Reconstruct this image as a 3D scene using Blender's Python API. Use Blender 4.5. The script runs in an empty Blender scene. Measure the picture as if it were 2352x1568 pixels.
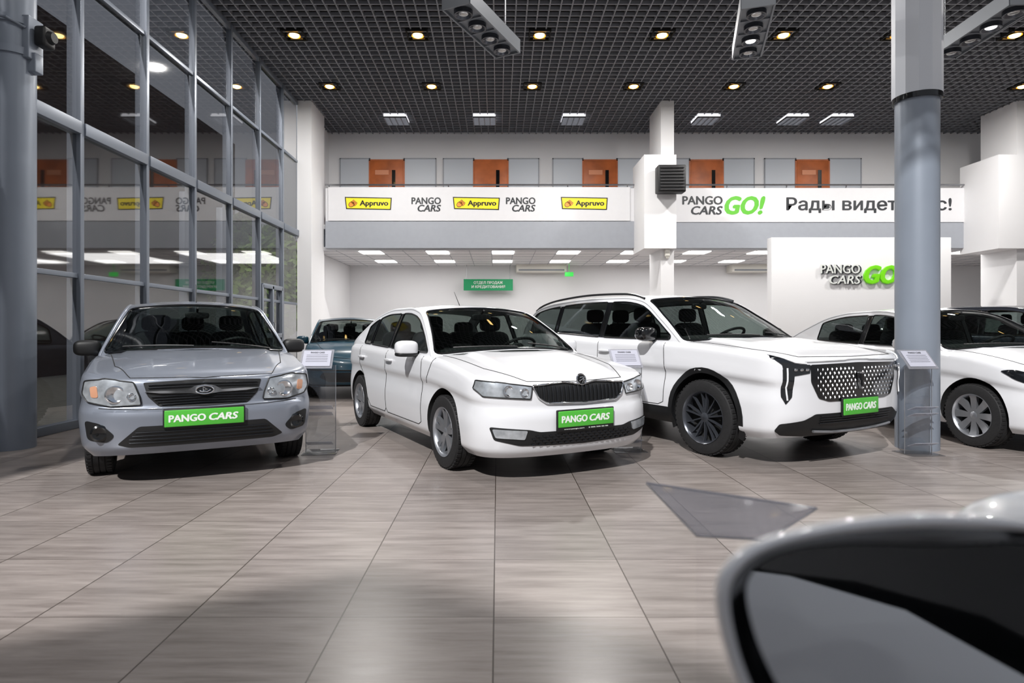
import bpy, bmesh, math, random
import numpy as np
from collections import Counter
from mathutils import Vector, Matrix
from mathutils.bvhtree import BVHTree
from mathutils.geometry import delaunay_2d_cdt
S=bpy.context.scene
COL=S.collection
CH=1.18; FP=1400.0; VX=1143.0; VY=757.0
def U(px,py,Y): # image pixel projected onto the plane at an assumed depth Y
    return ((px-VX)*Y/FP, CH+(VY-py)*Y/FP)
def lin(c):
    return tuple(((v/255)/12.92 if v/255<=0.04045 else ((v/255+0.055)/1.055)**2.4) for v in c)
# ---------------------------------------------------------------- materials
def pbr(name,rgb,rough=.5,metal=0,coat=0,emit=0,var=0,scale=8,bump=0,spec=.5,alpha=1,trans=0):
    m=bpy.data.materials.new(name); m.use_nodes=True
    nt=m.node_tree; b=nt.nodes['Principled BSDF']; c=lin(rgb)
    b.inputs['Base Color'].default_value=(*c,1); b.inputs['Roughness'].default_value=rough
    b.inputs['Metallic'].default_value=metal; b.inputs['Coat Weight'].default_value=coat
    b.inputs['Coat Roughness'].default_value=.04
    b.inputs['Specular IOR Level'].default_value=spec
    b.inputs['Transmission Weight'].default_value=trans
    if emit:
        b.inputs['Emission Color'].default_value=(*c,1); b.inputs['Emission Strength'].default_value=emit
        m.cycles.emission_sampling='NONE'
    if var or bump:
        tc=nt.nodes.new('ShaderNodeTexCoord'); n=nt.nodes.new('ShaderNodeTexNoise'); n.inputs['Scale'].default_value=scale
        nt.links.new(tc.outputs['Object'],n.inputs['Vector'])
        if var:
            r=nt.nodes.new('ShaderNodeValToRGB')
            r.color_ramp.elements[0].position=.3; r.color_ramp.elements[1].position=.7
            r.color_ramp.elements[0].color=(*[v*(1-var) for v in c],1); r.color_ramp.elements[1].color=(*[min(1,v*(1+var)) for v in c],1)
            nt.links.new(n.outputs['Fac'],r.inputs['Fac']); nt.links.new(r.outputs['Color'],b.inputs['Base Color'])
        if bump:
            bp=nt.nodes.new('ShaderNodeBump'); bp.inputs['Strength'].default_value=bump; bp.inputs['Distance'].default_value=.01
            nt.links.new(n.outputs['Fac'],bp.inputs['Height']); nt.links.new(bp.outputs['Normal'],b.inputs['Normal'])
    return m
def glassmat(name,tint,base,rough=.0,gcol=(1,1,1),k=.6,diff=0,dcol=(.6,.6,.65)):
    m=bpy.data.materials.new(name); m.use_nodes=True; nt=m.node_tree; nt.nodes.clear()
    o=nt.nodes.new('ShaderNodeOutputMaterial'); mx=nt.nodes.new('ShaderNodeMixShader')
    t=nt.nodes.new('ShaderNodeBsdfTransparent'); g=nt.nodes.new('ShaderNodeBsdfGlossy')
    t.inputs[0].default_value=(*tint,1); g.inputs['Roughness'].default_value=rough; g.inputs['Color'].default_value=(*gcol,1)
    lw=nt.nodes.new('ShaderNodeLayerWeight'); lw.inputs['Blend'].default_value=.25
    ma=nt.nodes.new('ShaderNodeMath'); ma.operation='MULTIPLY_ADD'; ma.inputs[1].default_value=k; ma.inputs[2].default_value=base; ma.use_clamp=True
    nt.links.new(lw.outputs['Fresnel'],ma.inputs[0]); nt.links.new(ma.outputs[0],mx.inputs[0])
    src=t.outputs[0]
    if diff:
        d=nt.nodes.new('ShaderNodeBsdfDiffuse'); d.inputs[0].default_value=(*dcol,1); m2=nt.nodes.new('ShaderNodeMixShader'); m2.inputs[0].default_value=diff
        nt.links.new(t.outputs[0],m2.inputs[1]); nt.links.new(d.outputs[0],m2.inputs[2]); src=m2.outputs[0]
    nt.links.new(src,mx.inputs[1]); nt.links.new(g.outputs[0],mx.inputs[2]); nt.links.new(mx.outputs[0],o.inputs[0])
    return m
M={}
M['white_paint']=pbr('white_paint',(210,211,215),.35,0,.8)
M['silver_paint']=pbr('silver_paint',(134,140,152),.32,.5,.8)
M['teal_paint']=pbr('teal_paint',(6,62,82),.3,.0,.5)
M['navy_paint']=pbr('navy_paint',(24,32,48),.3,.3,1)
M['black']=pbr('black_plastic',(14,15,17),.5,var=.1)
M['gloss_black']=pbr('gloss_black',(8,9,11),.15,0,.5)
M['dark']=pbr('dark_cavity',(9,9,10),.8)
M['interior']=pbr('interior_fabric',(20,22,24),.8,var=.15,scale=30)
M['seat']=pbr('seat_fabric',(30,32,35),.85,var=.15,scale=40)
M['rubber']=pbr('tyre_rubber',(20,20,22),.75,var=.15,scale=30,bump=.2)
M['chrome']=pbr('chrome',(215,218,222),.12,1)
M['alloy']=pbr('alloy_silver',(165,168,174),.3,.8)
M['dark_alloy']=pbr('dark_alloy',(40,42,46),.3,.6)
M['rim_dark']=pbr('rim_dark',(74,77,84),.25,.6)
M['lens']=pbr('lamp_lens_inner',(190,196,202),.18,.6,1,var=.25,scale=16)
M['lens_dark']=pbr('lamp_dark',(22,24,28),.1,.2,1)
M['drl']=pbr('lamp_strip',(235,238,242),.15,.1,1)
M['amber']=pbr('amber_lens',(190,140,112),.15,0,1)
M['green']=pbr('green_plate',(74,168,56),.4,var=.03)
M['letter_white']=pbr('white_letter',(222,226,222),.4)
M['car_glass']=glassmat('car_glass',(.50,.56,.54),.05,k=.45)
M['dark_glass']=glassmat('privacy_glass',(.36,.40,.40),.07,k=.45)
M['acrylic']=glassmat('acrylic',(.90,.91,.92),.08,k=.5)
M['clear']=glassmat('clear_acrylic',(.985,.985,.988),.0,k=.06)
M['frost']=glassmat('acrylic_sheet',(.80,.81,.85),.08,.05,diff=.25)
M['sheet']=glassmat('tinted_acrylic_sheet',(.84,.84,.87),.05,.05,k=.2,diff=.30,dcol=(.50,.50,.55))
M['paper']=pbr('paper',(160,161,174),.6,var=.02)
M['ink']=pbr('ink',(52,54,60),.6)
M['col']=pbr('grey_column_paint',(126,134,146),.38,.15,var=.03,scale=3)
M['colwhite']=pbr('light_column_sleeve',(190,194,202),.4)
M['wall']=pbr('wall_plaster',(226,226,228),.75,var=.012,scale=1.2,bump=.05)
M['band']=pbr('grey_band',(156,160,168),.5,var=.02)
M['frame']=pbr('window_frame',(118,125,136),.4,.3)
M['steel']=pbr('brushed_steel',(150,152,156),.25,.9)
M['door']=pbr('cherry_wood',(188,100,48),.45,var=.2,scale=3)
M['panelglass']=pbr('office_pane',(200,206,214),.4,0,.0,spec=.3)
M['banner']=pbr('banner_fabric',(218,218,221),.6,var=.01)
M['yellow']=pbr('yellow_print',(248,228,42),.5)
M['blackp']=pbr('black_print',(20,20,22),.5)
M['textg']=pbr('charcoal_print',(44,47,51),.5)
M['greenp']=pbr('green_print',(96,186,52),.5)
M['greensign']=pbr('green_sign',(10,145,90),.5)
M['greenlime']=pbr('green_letters',(115,210,20),.4,emit=.15)
M['warm']=pbr('warm_lamp',(255,220,140),.4,emit=9)
M['whiteglow']=pbr('panel_glow',(255,253,248),.4,emit=3.2)
M['lampoff']=pbr('lamp_reflector',(190,190,190),.2,.7)
M['fixt']=pbr('fixture_grey',(118,122,128),.45,.3)
M['slat']=pbr('ceiling_slat',(126,128,134),.55,.1)
M['void']=pbr('ceiling_void',(14,14,15),.9)
M['gold']=pbr('gold_reflector',(200,150,60),.3,.8)
M['aircon']=pbr('aircon_plastic',(222,220,212),.4)
M['bark']=pbr('bark',(70,55,42),.9,var=.3)
M['leaf']=pbr('leaf',(116,146,68),.7,var=.35,scale=5)
M['grass']=pbr('pavement',(96,96,90),.9,var=.2)
M['brick']=pbr('brown_cladding',(66,50,45),.8,var=.25,scale=.6)
M['mirror']=pbr('mirror_glass',(215,220,226),.02,1)
M['win']=glassmat('window_glass',(.44,.43,.43),.18,.03,k=.5)
M['hand']=pbr('orange_print',(240,150,60),.5)
M['exit']=pbr('exit_green',(60,200,80),.4,emit=.6)
M['tray']=pbr('lamp_tray',(245,245,250),.3,emit=1.1)
M['doorsign']=pbr('door_sign',(222,146,106),.5)
def floormat():
    m=bpy.data.materials.new('floor_tile'); m.use_nodes=True; nt=m.node_tree; b=nt.nodes['Principled BSDF']
    N=nt.nodes.new; Lk=nt.links.new
    tc=N('ShaderNodeTexCoord'); mp=N('ShaderNodeMapping'); Lk(tc.outputs['Object'],mp.inputs[0])
    mp.inputs['Scale'].default_value=(1.5,15,1)
    n1=N('ShaderNodeTexNoise'); n1.inputs['Scale'].default_value=1.5; n1.inputs['Detail'].default_value=7; n1.inputs['Roughness'].default_value=.64
    sx=N('ShaderNodeSeparateXYZ'); Lk(tc.outputs['Object'],sx.inputs[0])
    def math_(op,a,bv=None):
        q=N('ShaderNodeMath'); q.operation=op
        for k,v in enumerate((a,bv)):
            if v is None: continue
            if isinstance(v,(int,float)): q.inputs[k].default_value=v
            else: Lk(v,q.inputs[k])
        return q.outputs[0]
    T=.626
    fx=math_('DIVIDE',math_('ADD',sx.outputs[0],.016),T); fy=math_('DIVIDE',sx.outputs[1],T)
    ix=math_('FLOOR',fx); iy=math_('FLOOR',fy)
    cb=N('ShaderNodeCombineXYZ'); Lk(ix,cb.inputs[0]); Lk(iy,cb.inputs[1])
    wn=N('ShaderNodeTexWhiteNoise'); wn.noise_dimensions='2D'; Lk(cb.outputs[0],wn.inputs['Vector'])
    ad=N('ShaderNodeVectorMath'); ad.operation='MULTIPLY_ADD'; Lk(wn.outputs['Color'],ad.inputs[0]); ad.inputs[1].default_value=(9,9,9); Lk(mp.outputs[0],ad.inputs[2])
    Lk(ad.outputs[0],n1.inputs['Vector'])
    r=N('ShaderNodeValToRGB'); e=r.color_ramp.elements
    e[0].position=.24; e[0].color=(*lin((104,96,92)),1); e[1].position=.76; e[1].color=(*lin((150,142,138)),1)
    Lk(n1.outputs['Fac'],r.inputs[0])
    mul=N('ShaderNodeMix'); mul.data_type='RGBA'; mul.blend_type='MULTIPLY'; mul.inputs[0].default_value=1
    g=math_('MULTIPLY_ADD',wn.outputs['Value'],.24); g.node.inputs[2].default_value=.86
    Lk(r.outputs[0],mul.inputs[6]); Lk(g,mul.inputs[7])
    dx=math_('ABSOLUTE',math_('SUBTRACT',math_('FRACT',math_('ADD',fx,.5)),.5)); dy=math_('ABSOLUTE',math_('SUBTRACT',math_('FRACT',math_('ADD',fy,.5)),.5))
    gx=math_('LESS_THAN',dx,.0048); gy=math_('LESS_THAN',dy,.004)
    gf=math_('MAXIMUM',gx,math_('MULTIPLY',gy,.7))
    mg=N('ShaderNodeMix'); mg.data_type='RGBA'; Lk(gf,mg.inputs[0]); Lk(mul.outputs[2],mg.inputs[6]); mg.inputs[7].default_value=(*lin((56,47,42)),1)
    Lk(mg.outputs[2],b.inputs['Base Color'])
    rr=math_('MULTIPLY_ADD',n1.outputs['Fac'],.16); rr.node.inputs[2].default_value=.24
    Lk(rr,b.inputs['Roughness']); b.inputs['Specular IOR Level'].default_value=.4
    return m
M['floor']=floormat()
# ---------------------------------------------------------------- mesh helpers
class MB:
    def __init__(s): s.v=[]; s.f=[]; s.m=[]
    def add(s,V,F,mi=0):
        o=len(s.v); s.v+= [tuple(p) for p in V]; s.f+=[tuple(i+o for i in f) for f in F]; s.m+=[mi]*len(F); return s
    def box(s,c,d,mi=0,rot=None,bev=0):
        bm=bmesh.new(); bmesh.ops.create_cube(bm,size=1)
        for v in bm.verts: v.co=Vector((v.co.x*d[0],v.co.y*d[1],v.co.z*d[2]))
        if bev: bmesh.ops.bevel(bm,geom=bm.edges[:],offset=min(bev,min(d)*.49),segments=3,profile=.5,affect='EDGES')
        R=rot if rot is not None else Matrix.Identity(3)
        bm.verts.index_update()
        V=[R@v.co+Vector(c) for v in bm.verts]; F=[[v.index for v in f.verts] for f in bm.faces]; bm.free()
        return s.add(V,F,mi)
    def b2(s,a,b,mi=0,bev=0):
        return s.box([(a[i]+b[i])/2 for i in range(3)],[abs(b[i]-a[i]) for i in range(3)],mi,None,bev)
    def tube(s,P,r,mi=0,n=8,closed=False,flat=1.0):
        P=[Vector(p) for p in P]; N=len(P); V=[];F=[]; up=None
        for i,p in enumerate(P):
            a=P[(i-1)%N] if (closed or i>0) else p; b=P[(i+1)%N] if (closed or i<N-1) else p
            d=(b-a)
            d=d.normalized() if d.length>1e-9 else Vector((0,0,1))
            if up is None: up=Vector((0,0,1)) if abs(d.z)<.9 else Vector((0,1,0))
            x=d.cross(up)
            if x.length<1e-5: x=d.orthogonal()
            x.normalize(); y=x.cross(d).normalized(); up=y
            rr=r[i] if isinstance(r,(list,tuple)) else r
            for k in range(n):
                t=2*math.pi*k/n; V.append(p+x*math.cos(t)*rr*flat+y*math.sin(t)*rr)
        for i in range(N if closed else N-1):
            j=(i+1)%N
            for k in range(n): F.append((i*n+k,i*n+(k+1)%n,j*n+(k+1)%n,j*n+k))
        if not closed:
            F.append(tuple(range(n-1,-1,-1))); F.append(tuple((N-1)*n+k for k in range(n)))
        return s.add(V,F,mi)
    def lathe(s,prof,axis='x',c=(0,0,0),n=40,mi=0,closed=False,sgn=1,caps=False):
        V=[];F=[];m=len(prof)
        for (a,r) in prof:
            for k in range(n):
                t=2*math.pi*k/n; u,v=r*math.cos(t),r*math.sin(t); a_=a*sgn
                V.append((c[0]+a_,c[1]+u,c[2]+v) if axis=='x' else ((c[0]+u,c[1]+v,c[2]+a_) if axis=='z' else (c[0]+u,c[1]+a_,c[2]+v)))
        for i in range(m if closed else m-1):
            j=(i+1)%m
            for k in range(n): F.append((i*n+k,i*n+(k+1)%n,j*n+(k+1)%n,j*n+k))
        if caps:
            F.append(tuple(range(n))); F.append(tuple((m-1)*n+k for k in range(n)))
        return s.add(V,F,mi)
    def prism(s,poly,f0,f1,mi=0):
        n=len(poly); V=[f0(*p) for p in poly]+[f1(*p) for p in poly]
        F=[tuple(range(n)),tuple(range(2*n-1,n-1,-1))]+[(i,(i+1)%n,n+(i+1)%n,n+i) for i in range(n)]
        return s.add(V,F,mi)
    def sup(s,c,d,e=.5,mi=0,n=24,rot=None):
        def sg(v,p): return math.copysign(abs(v)**p,v)
        V=[];F=[];m=n//2
        for i in range(m+1):
            ph=-math.pi/2+math.pi*i/m
            for k in range(n):
                t=2*math.pi*k/n
                q=Vector((d[0]/2*sg(math.cos(ph),e)*sg(math.cos(t),e),d[1]/2*sg(math.cos(ph),e)*sg(math.sin(t),e),d[2]/2*sg(math.sin(ph),e)))
                if rot is not None: q=rot@q
                V.append(q+Vector(c))
        for i in range(m):
            for k in range(n): F.append((i*n+k,i*n+(k+1)%n,(i+1)*n+(k+1)%n,(i+1)*n+k))
        return s.add(V,F,mi)
def mk(name,mb,mats,parent=None,smooth=True,ang=35,merge=True,label=None,loc=None):
    if not isinstance(mats,(list,tuple)): mats=[mats]
    me=bpy.data.meshes.new(name); me.from_pydata(mb.v,[],mb.f)
    for m in mats: me.materials.append(M[m] if isinstance(m,str) else m)
    me.polygons.foreach_set('material_index',mb.m)
    bm=bmesh.new(); bm.from_mesh(me)
    if merge: bmesh.ops.remove_doubles(bm,verts=bm.verts,dist=1e-5)
    bmesh.ops.dissolve_degenerate(bm,dist=1e-6,edges=bm.edges)
    bmesh.ops.recalc_face_normals(bm,faces=bm.faces)
    if loc is not None:
        for v in bm.verts: v.co-=Vector(loc)
    bm.to_mesh(me); bm.free()
    if smooth:
        me.shade_smooth(); me.set_sharp_from_angle(angle=math.radians(ang))
    o=bpy.data.objects.new(name,me); COL.objects.link(o)
    if loc is not None: o.location=loc
    if parent: o.parent=parent
    if label: o['label']=label
    return o
def top(o,label,cat,group=None):
    o['label']=label; o['category']=cat
    if group: o['group']=group
    return o
def struct(o,label=None):
    o['kind']='structure'
    if label: o['label']=label
    return o
def empty(name,loc,rotz=0):
    o=bpy.data.objects.new(name,None); o.location=loc; o.rotation_euler=(0,0,rotz); o.empty_display_size=.2; COL.objects.link(o); return o
def textmesh(txt,w,h,shear=0,bold=.012,ext=.002,align='CENTER',spacing=1,fat=0):
    cu=bpy.data.curves.new('t','FONT'); cu.body=txt; cu.shear=shear; cu.offset=bold; cu.extrude=.01; cu.resolution_u=3; cu.space_character=spacing; cu.space_line=.85
    cu.align_x=align
    o=bpy.data.objects.new('t',cu); COL.objects.link(o)
    dg=bpy.context.evaluated_depsgraph_get(); me=o.evaluated_get(dg).to_mesh()
    V=np.array([v.co[:] for v in me.vertices]); F=[tuple(p.vertices) for p in me.polygons]
    o.evaluated_get(dg).to_mesh_clear(); bpy.data.objects.remove(o); bpy.data.curves.remove(cu)
    if fat:
        n=len(V); sh=[(-fat,0),(fat,0),(0,fat*.6),(0,-fat*.6),(fat*.7,fat*.5),(-fat*.7,-fat*.5)]; F0=list(F); VV=[V]
        for k,(a,b) in enumerate(sh):
            VV.append(V+np.array([a,b,-.0003*(k+1)])); F=F+[tuple(i+n*(k+1) for i in f) for f in F0]
        V=np.concatenate(VV)
    mn=V.min(0); mx=V.max(0); c=(mn+mx)/2; V=V-c; 
    V[:,0]*=w/(mx[0]-mn[0]); V[:,1]*=h/(mx[1]-mn[1]); V[:,2]*=ext/.01
    return [(p[0],-p[2],p[1]) for p in V],F
def text(name,txt,w,h,mat,parent,loc,**k):
    V,F=textmesh(txt,w,h,**k); mb=MB(); mb.add([(v[0]+loc[0],v[1]+loc[1],v[2]+loc[2]) for v in V],F)
    return mk(name,mb,mat,parent,smooth=False,merge=False)
def pchip(pts):
    x=np.array([p[0] for p in pts],float); y=np.array([p[1] for p in pts],float); n=len(x)
    if n==1: return lambda t:y[0]
    h=np.diff(x); d=np.diff(y)/h; m=np.zeros(n); m[0]=d[0]; m[-1]=d[-1]
    for i in range(1,n-1):
        m[i]=0 if d[i-1]*d[i]<=0 else 2*d[i-1]*d[i]/(d[i-1]+d[i])
    def f(t):
        t=min(max(t,x[0]),x[-1]); i=min(max(int(np.searchsorted(x,t))-1,0),n-2); s=(t-x[i])/h[i]
        return float((2*s**3-3*s*s+1)*y[i]+(s**3-2*s*s+s)*h[i]*m[i]+(-2*s**3+3*s*s)*y[i+1]+(s**3-s*s)*h[i]*m[i+1])
    return f
def rnd(poly,r=.02,k=4):
    out=[];n=len(poly)
    for i in range(n):
        p=Vector(poly[i]);a=Vector(poly[i-1]);b=Vector(poly[(i+1)%n])
        da=(a-p);db=(b-p);ra=min(r,da.length*.45);rb=min(r,db.length*.45)
        pa=p+da.normalized()*ra;pb=p+db.normalized()*rb
        for j in range(k+1):
            t=j/k; q=pa*(1-t)**2+p*2*t*(1-t)+pb*t*t; out.append((q.x,q.y))
    return out
def dens(loop,g,closed=True):
    out=[];n=len(loop)
    for i in range(n if closed else n-1):
        a=np.array(loop[i]);b=np.array(loop[(i+1)%n]);L=np.linalg.norm(b-a)
        if L<1e-6: continue
        k=max(1,int(math.ceil(L/g)))
        for j in range(k): out.append(tuple(a+(b-a)*j/k))
    if not closed: out.append(tuple(loop[-1]))
    return out
def inside(P,poly):
    P=np.asarray(P,float);x=P[:,0];y=P[:,1];r=np.zeros(len(P),bool);n=len(poly)
    for i in range(n):
        x1,y1=poly[i];x2,y2=poly[(i+1)%n]
        if y1==y2: continue
        c=((y1>y)!=(y2>y))&(x<(x2-x1)*(y-y1)/(y2-y1)+x1); r^=c
    return r
def fill(poly,holes,g):
    pts=[];ed=[]
    for lp in [poly]+holes:
        d=lp; o=len(pts); pts+=d; ed+=[(o+i,o+(i+1)%len(d)) for i in range(len(d))]
    A=np.array(poly);mn=A.min(0);mx=A.max(0);B=np.array(pts)
    gp=[(a,b) for a in np.arange(mn[0]+g/2,mx[0],g) for b in np.arange(mn[1]+g/2,mx[1],g)]
    if gp:
        G=np.array(gp); k=inside(G,poly)
        for h in holes: k&=~inside(G,h)
        G=G[k]
        if len(G):
            D=np.sqrt(((G[:,None,:]-B[None])**2).sum(2)).min(1); G=G[D>g*.45]; pts+= [tuple(p) for p in G]
    r=delaunay_2d_cdt([Vector((float(p[0]),float(p[1]))) for p in pts],ed,[],0,1e-7)
    V=[(v.x,v.y) for v in r[0]]; F=[tuple(f) for f in r[2]]
    C=np.array([[sum(V[i][0] for i in f)/len(f),sum(V[i][1] for i in f)/len(f)] for f in F])
    k=inside(C,poly)
    for h in holes: k&=~inside(C,h)
    return V,[f for f,q in zip(F,k) if q]
# ---------------------------------------------------------------- car generator
class Car:
    def __init__(s,loc,rot,p,label,paint,glass='car_glass'):
        s.p=p; s.paint=paint; s.e=empty('car',(loc[0],loc[1],0),math.radians(rot)); top(s.e,label,'car'); s.glass=glass
        s.zt=pchip(p['zt']);s.zb=pchip(p['zb']);s.cr=pchip(p['crown']);s.fd=pchip(p['fd']);s.sd=pchip(p['sd']);s.rd=pchip(p['rd'])
        s.fo=p['fo']; s.body(); s.cabin(); s.inside_parts(); s.wheels()
    def planw(s,t):
        p=s.p
        if t<p['af']: return p['W']*max(0,1-((p['af']-t)/p['af'])**p['nf'])**(1/p['nf'])
        if t>p['L']-p['ar']: return p['W']*max(0,1-((t-p['L']+p['ar'])/p['ar'])**p['nr'])**(1/p['nr'])
        return p['W']
    def body(s):
        p=s.p;W=p['W'];L=p['L'];NF=28;st=[]
        for i in range(NF+1):
            ph=math.pi/2*(i/NF)**1.35; n=p['nf'];a=p['af'];cs=max(0,math.cos(ph));sn=math.sin(ph)
            t=a*(1-cs**(2/n)); w=W*sn**(2/n); gx=(w/W)**(n-1)/W; gy=((a-t)/a)**(n-1)/a; g=math.hypot(gx,gy); st.append((t,w,gx/g,gy/g,1))
        for t in np.linspace(p['af'],L-p['ar'],46)[1:-1]: st.append((float(t),W,1,0,1))
        for i in range(NF,-1,-1):
            ph=math.pi/2*(i/NF)**1.35; n=p['nr'];a=p['ar'];cs=max(0,math.cos(ph));sn=math.sin(ph)
            t=a*(1-cs**(2/n)); w=W*sn**(2/n); gx=(w/W)**(n-1)/W; gy=((a-t)/a)**(n-1)/a; g=math.hypot(gx,gy); st.append((L-t,w,gx/g,gy/g,-1))
        NV=30;K=18;V=[];F=[];rows=NV+K+2; crease=p.get('crease',0); ce=p.get('ce',3.2); cu_=p.get('cpos',.30)
        for (t,w,nx,ny,sg) in st:
            zb,zt=s.zb(t),s.zt(t); E=s.fd if sg>0 else s.rd
            def pt(v):
                d=E(v)*ny*ny+s.sd(v)*nx*nx
                return (max(0,w-d*nx)*1.0, t+sg*d*ny-s.fo, zb+(zt-zb)*v)
            x0,y0,z0=pt(0); V.append((0,y0,z0))
            for j in range(NV+1): V.append(pt(j/NV))
            xr,yr,zr=pt(1); c=s.cr(t)
            for k in range(1,K+1):
                f=(k/K); zz=c*(1-(1-f)**ce)
                if crease and .12<t<1.3:
                    u=min(1,max(0,(f-cu_)/.06)); zz+=crease*(u*u*(3-2*u))*min(1,(t-.12)/.3)
                V.append((xr*(1-f),yr,zr+zz))
        n=len(st)
        for i in range(n-1):
            for j in range(rows-1): a=i*rows+j; F.append((a,a+1,a+rows+1,a+rows))
        mb=MB(); mb.add([(-x,y,z) for x,y,z in V],F); mb.add(V,[f[::-1] for f in F])
        bm=bmesh.new(); vs=[bm.verts.new(v) for v in mb.v]
        for f in mb.f:
            try: bm.faces.new([vs[i] for i in f])
            except ValueError: pass
        bmesh.ops.remove_doubles(bm,verts=bm.verts,dist=2e-4); bmesh.ops.dissolve_degenerate(bm,dist=1e-4,edges=bm.edges)
        bmesh.ops.holes_fill(bm,edges=bm.edges,sides=0)
        bmesh.ops.recalc_face_normals(bm,faces=bm.faces)
        s.bvh=BVHTree.FromBMesh(bm)
        me=bpy.data.meshes.new('body'); bm.to_mesh(me); bm.free()
        o=bpy.data.objects.new('body',me); COL.objects.link(o)
        cm=MB(); R=p['wr']*1.0+p.get('gap',.055); s.R=R
        for wt in (p['fo'],p['fo']+p['wb']):
            for sg in (-1,1): cm.lathe([(p['W']-.36,R),(p['W']+.15,R)],'x',(0,wt-s.fo,p['wr']+.015),48,sgn=sg,caps=True)
        cu=mk('cut',cm,'dark',None,False)
        md=o.modifiers.new('b','BOOLEAN'); md.object=cu; md.operation='DIFFERENCE'; md.solver='EXACT'
        dg=bpy.context.evaluated_depsgraph_get(); nm=bpy.data.meshes.new_from_object(o.evaluated_get(dg))
        if len(nm.polygons)<200: nm=me.copy()
        bpy.data.objects.remove(cu); o.modifiers.clear(); o.data=nm; nm.name='body'
        nm.materials.clear(); nm.materials.append(M[s.paint]); nm.materials.append(M['dark']); nm.materials.append(M['interior']); nm.materials.append(M['black'])
        ol=p['outline']; tb=ol[0][0]; bt=ol[0][2]; te=ol[-1][0]; be=ol[-1][2]
        for q in nm.polygons:
            c=q.center; mi=0; t=c.y+s.fo
            for wt in (p['fo'],p['fo']+p['wb']):
                if math.hypot(c.y-(wt-s.fo),c.z-p['wr']-.015)<R-.0005 and abs(c.x)<W+.02 and abs(c.x)>W-.37 : mi=1
                elif abs(math.hypot(c.y-(wt-s.fo),c.z-p['wr']-.015)-R)<.012 and abs(q.normal.x)<.3 and c.z>s.zb(t)+.02 and abs(c.x)<W-.06 and c.z<s.zt(t)-.04: mi=1
            if q.normal.z<-.75 and c.z<s.zb(t)+.05: mi=1
            if q.normal.z>.6 and c.z>s.zt(t)-.03:
                q_=min(1,abs(c.x)/(W-.1)); 
                if tb+bt*(1-q_*q_)+.03<t<te+be*(1-q_*q_)-.03 and abs(c.x)<s.planw(t)-s.sd(1)-.025: mi=2
            if 'sill' in p and c.z<p['sill'] and mi==0 and p['fo']<t<p['L']-.2: mi=3
            q.material_index=mi
        nm.shade_smooth(); nm.set_sharp_from_angle(angle=math.radians(32)); o.parent=s.e; s.bo=o
    def hit(s,a,b,view):
        if view=='front': o,d=Vector((a,-4-s.fo,b)),Vector((0,1,0))
        elif view=='top': o,d=Vector((a,b-s.fo,4)),Vector((0,0,-1))
        elif view=='r': o,d=Vector((-4,a-s.fo,b)),Vector((1,0,0))
        else: o,d=Vector((4,a-s.fo,b)),Vector((-1,0,0))
        h=s.bvh.ray_cast(o,d)
        if h[0] is None:
            g=o+d*4
            if view=='front': g=Vector((a,-s.fo+.2,b))
            h=s.bvh.find_nearest(g)
        n=h[1]
        if n.dot(d)>0: n=-n
        return h[0],n
    def patch(s,name,poly,view,mat,off=.004,skirt=.015,g=.035,parent=None,both=False,label=None,holes=[]):
        P=dens(poly,g); Hs=[dens(h,g) for h in holes]; V2,F=fill(P,Hs,g); res=[]
        for sg in ((1,-1) if both else (1,)):
            V=[];I=[]
            for a,b in V2:
                vw=view
                if view=='front' or view=='top': h,n=s.hit(a*sg,b,view)
                else:
                    vw='r' if (view=='r')==(sg>0) else 'l'; h,n=s.hit(a,b,vw)
                V.append(h+n*off); I.append(h-n*skirt)
            cnt=Counter(); 
            for f in F:
                for i in range(len(f)): cnt[frozenset((f[i],f[(i+1)%len(f)]))]+=1
            N=len(V); FF=list(F)
            for f in F:
                for i in range(len(f)):
                    a,b=f[i],f[(i+1)%len(f)]
                    if cnt[frozenset((a,b))]==1: FF.append((b,a,N+a,N+b))
            mb=MB(); mb.add(V+I,FF)
            me=mk(name,mb,mat,parent or s.e,True,40,label=label); res.append(me)
        return res if both else res[0]
    def path(s,pts,view,off=.003,g=.03):
        return [ (lambda hn:hn[0]+hn[1]*off)(s.hit(a,b,view)) for a,b in dens(pts,g,False)]
    def loop(s,pts,view,off=.003,g=.03):
        return [ (lambda hn:hn[0]+hn[1]*off)(s.hit(a,b,view)) for a,b in dens(pts,g,True)]
    def line(s,name,paths,r,mat,parent=None,n=6,label=None):
        mb=MB()
        for P,cl in paths: mb.tube(P,r,0,n,cl)
        return mk(name,mb,mat,parent or s.e,True,60,label=label)
    def X(s,t,z):
        h=max(0,z-s.zt(t)); return max(.02,s.planw(t)-s.sd(1)-.004-s.p['tum']*h-s.p['tum2']*h*h)
    def cabin(s):
        p=s.p; ol=p['outline']; cum=[0]
        for a,b in zip(ol[:-1],ol[1:]): cum.append(cum[-1]+math.hypot(b[0]-a[0],b[1]-a[1]))
        f=[pchip([(c,q[k]) for c,q in zip(cum,ol)]) for k in range(4)]; s.cum=cum; LL=cum[-1]
        Ss=np.linspace(0,LL,90); O=[(f[0](x),f[1](x)) for x in Ss]; s.O=O
        ts=np.array([o[0] for o in O]); zs=np.array([o[1] for o in O]); s.topz=lambda t:float(np.interp(t,ts,zs))
        belt=[(t,s.zt(t)-.012) for t in np.linspace(O[-1][0],O[0][0],40)]
        poly=[tuple(o) for o in O]+belt
        wins=[]
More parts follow.
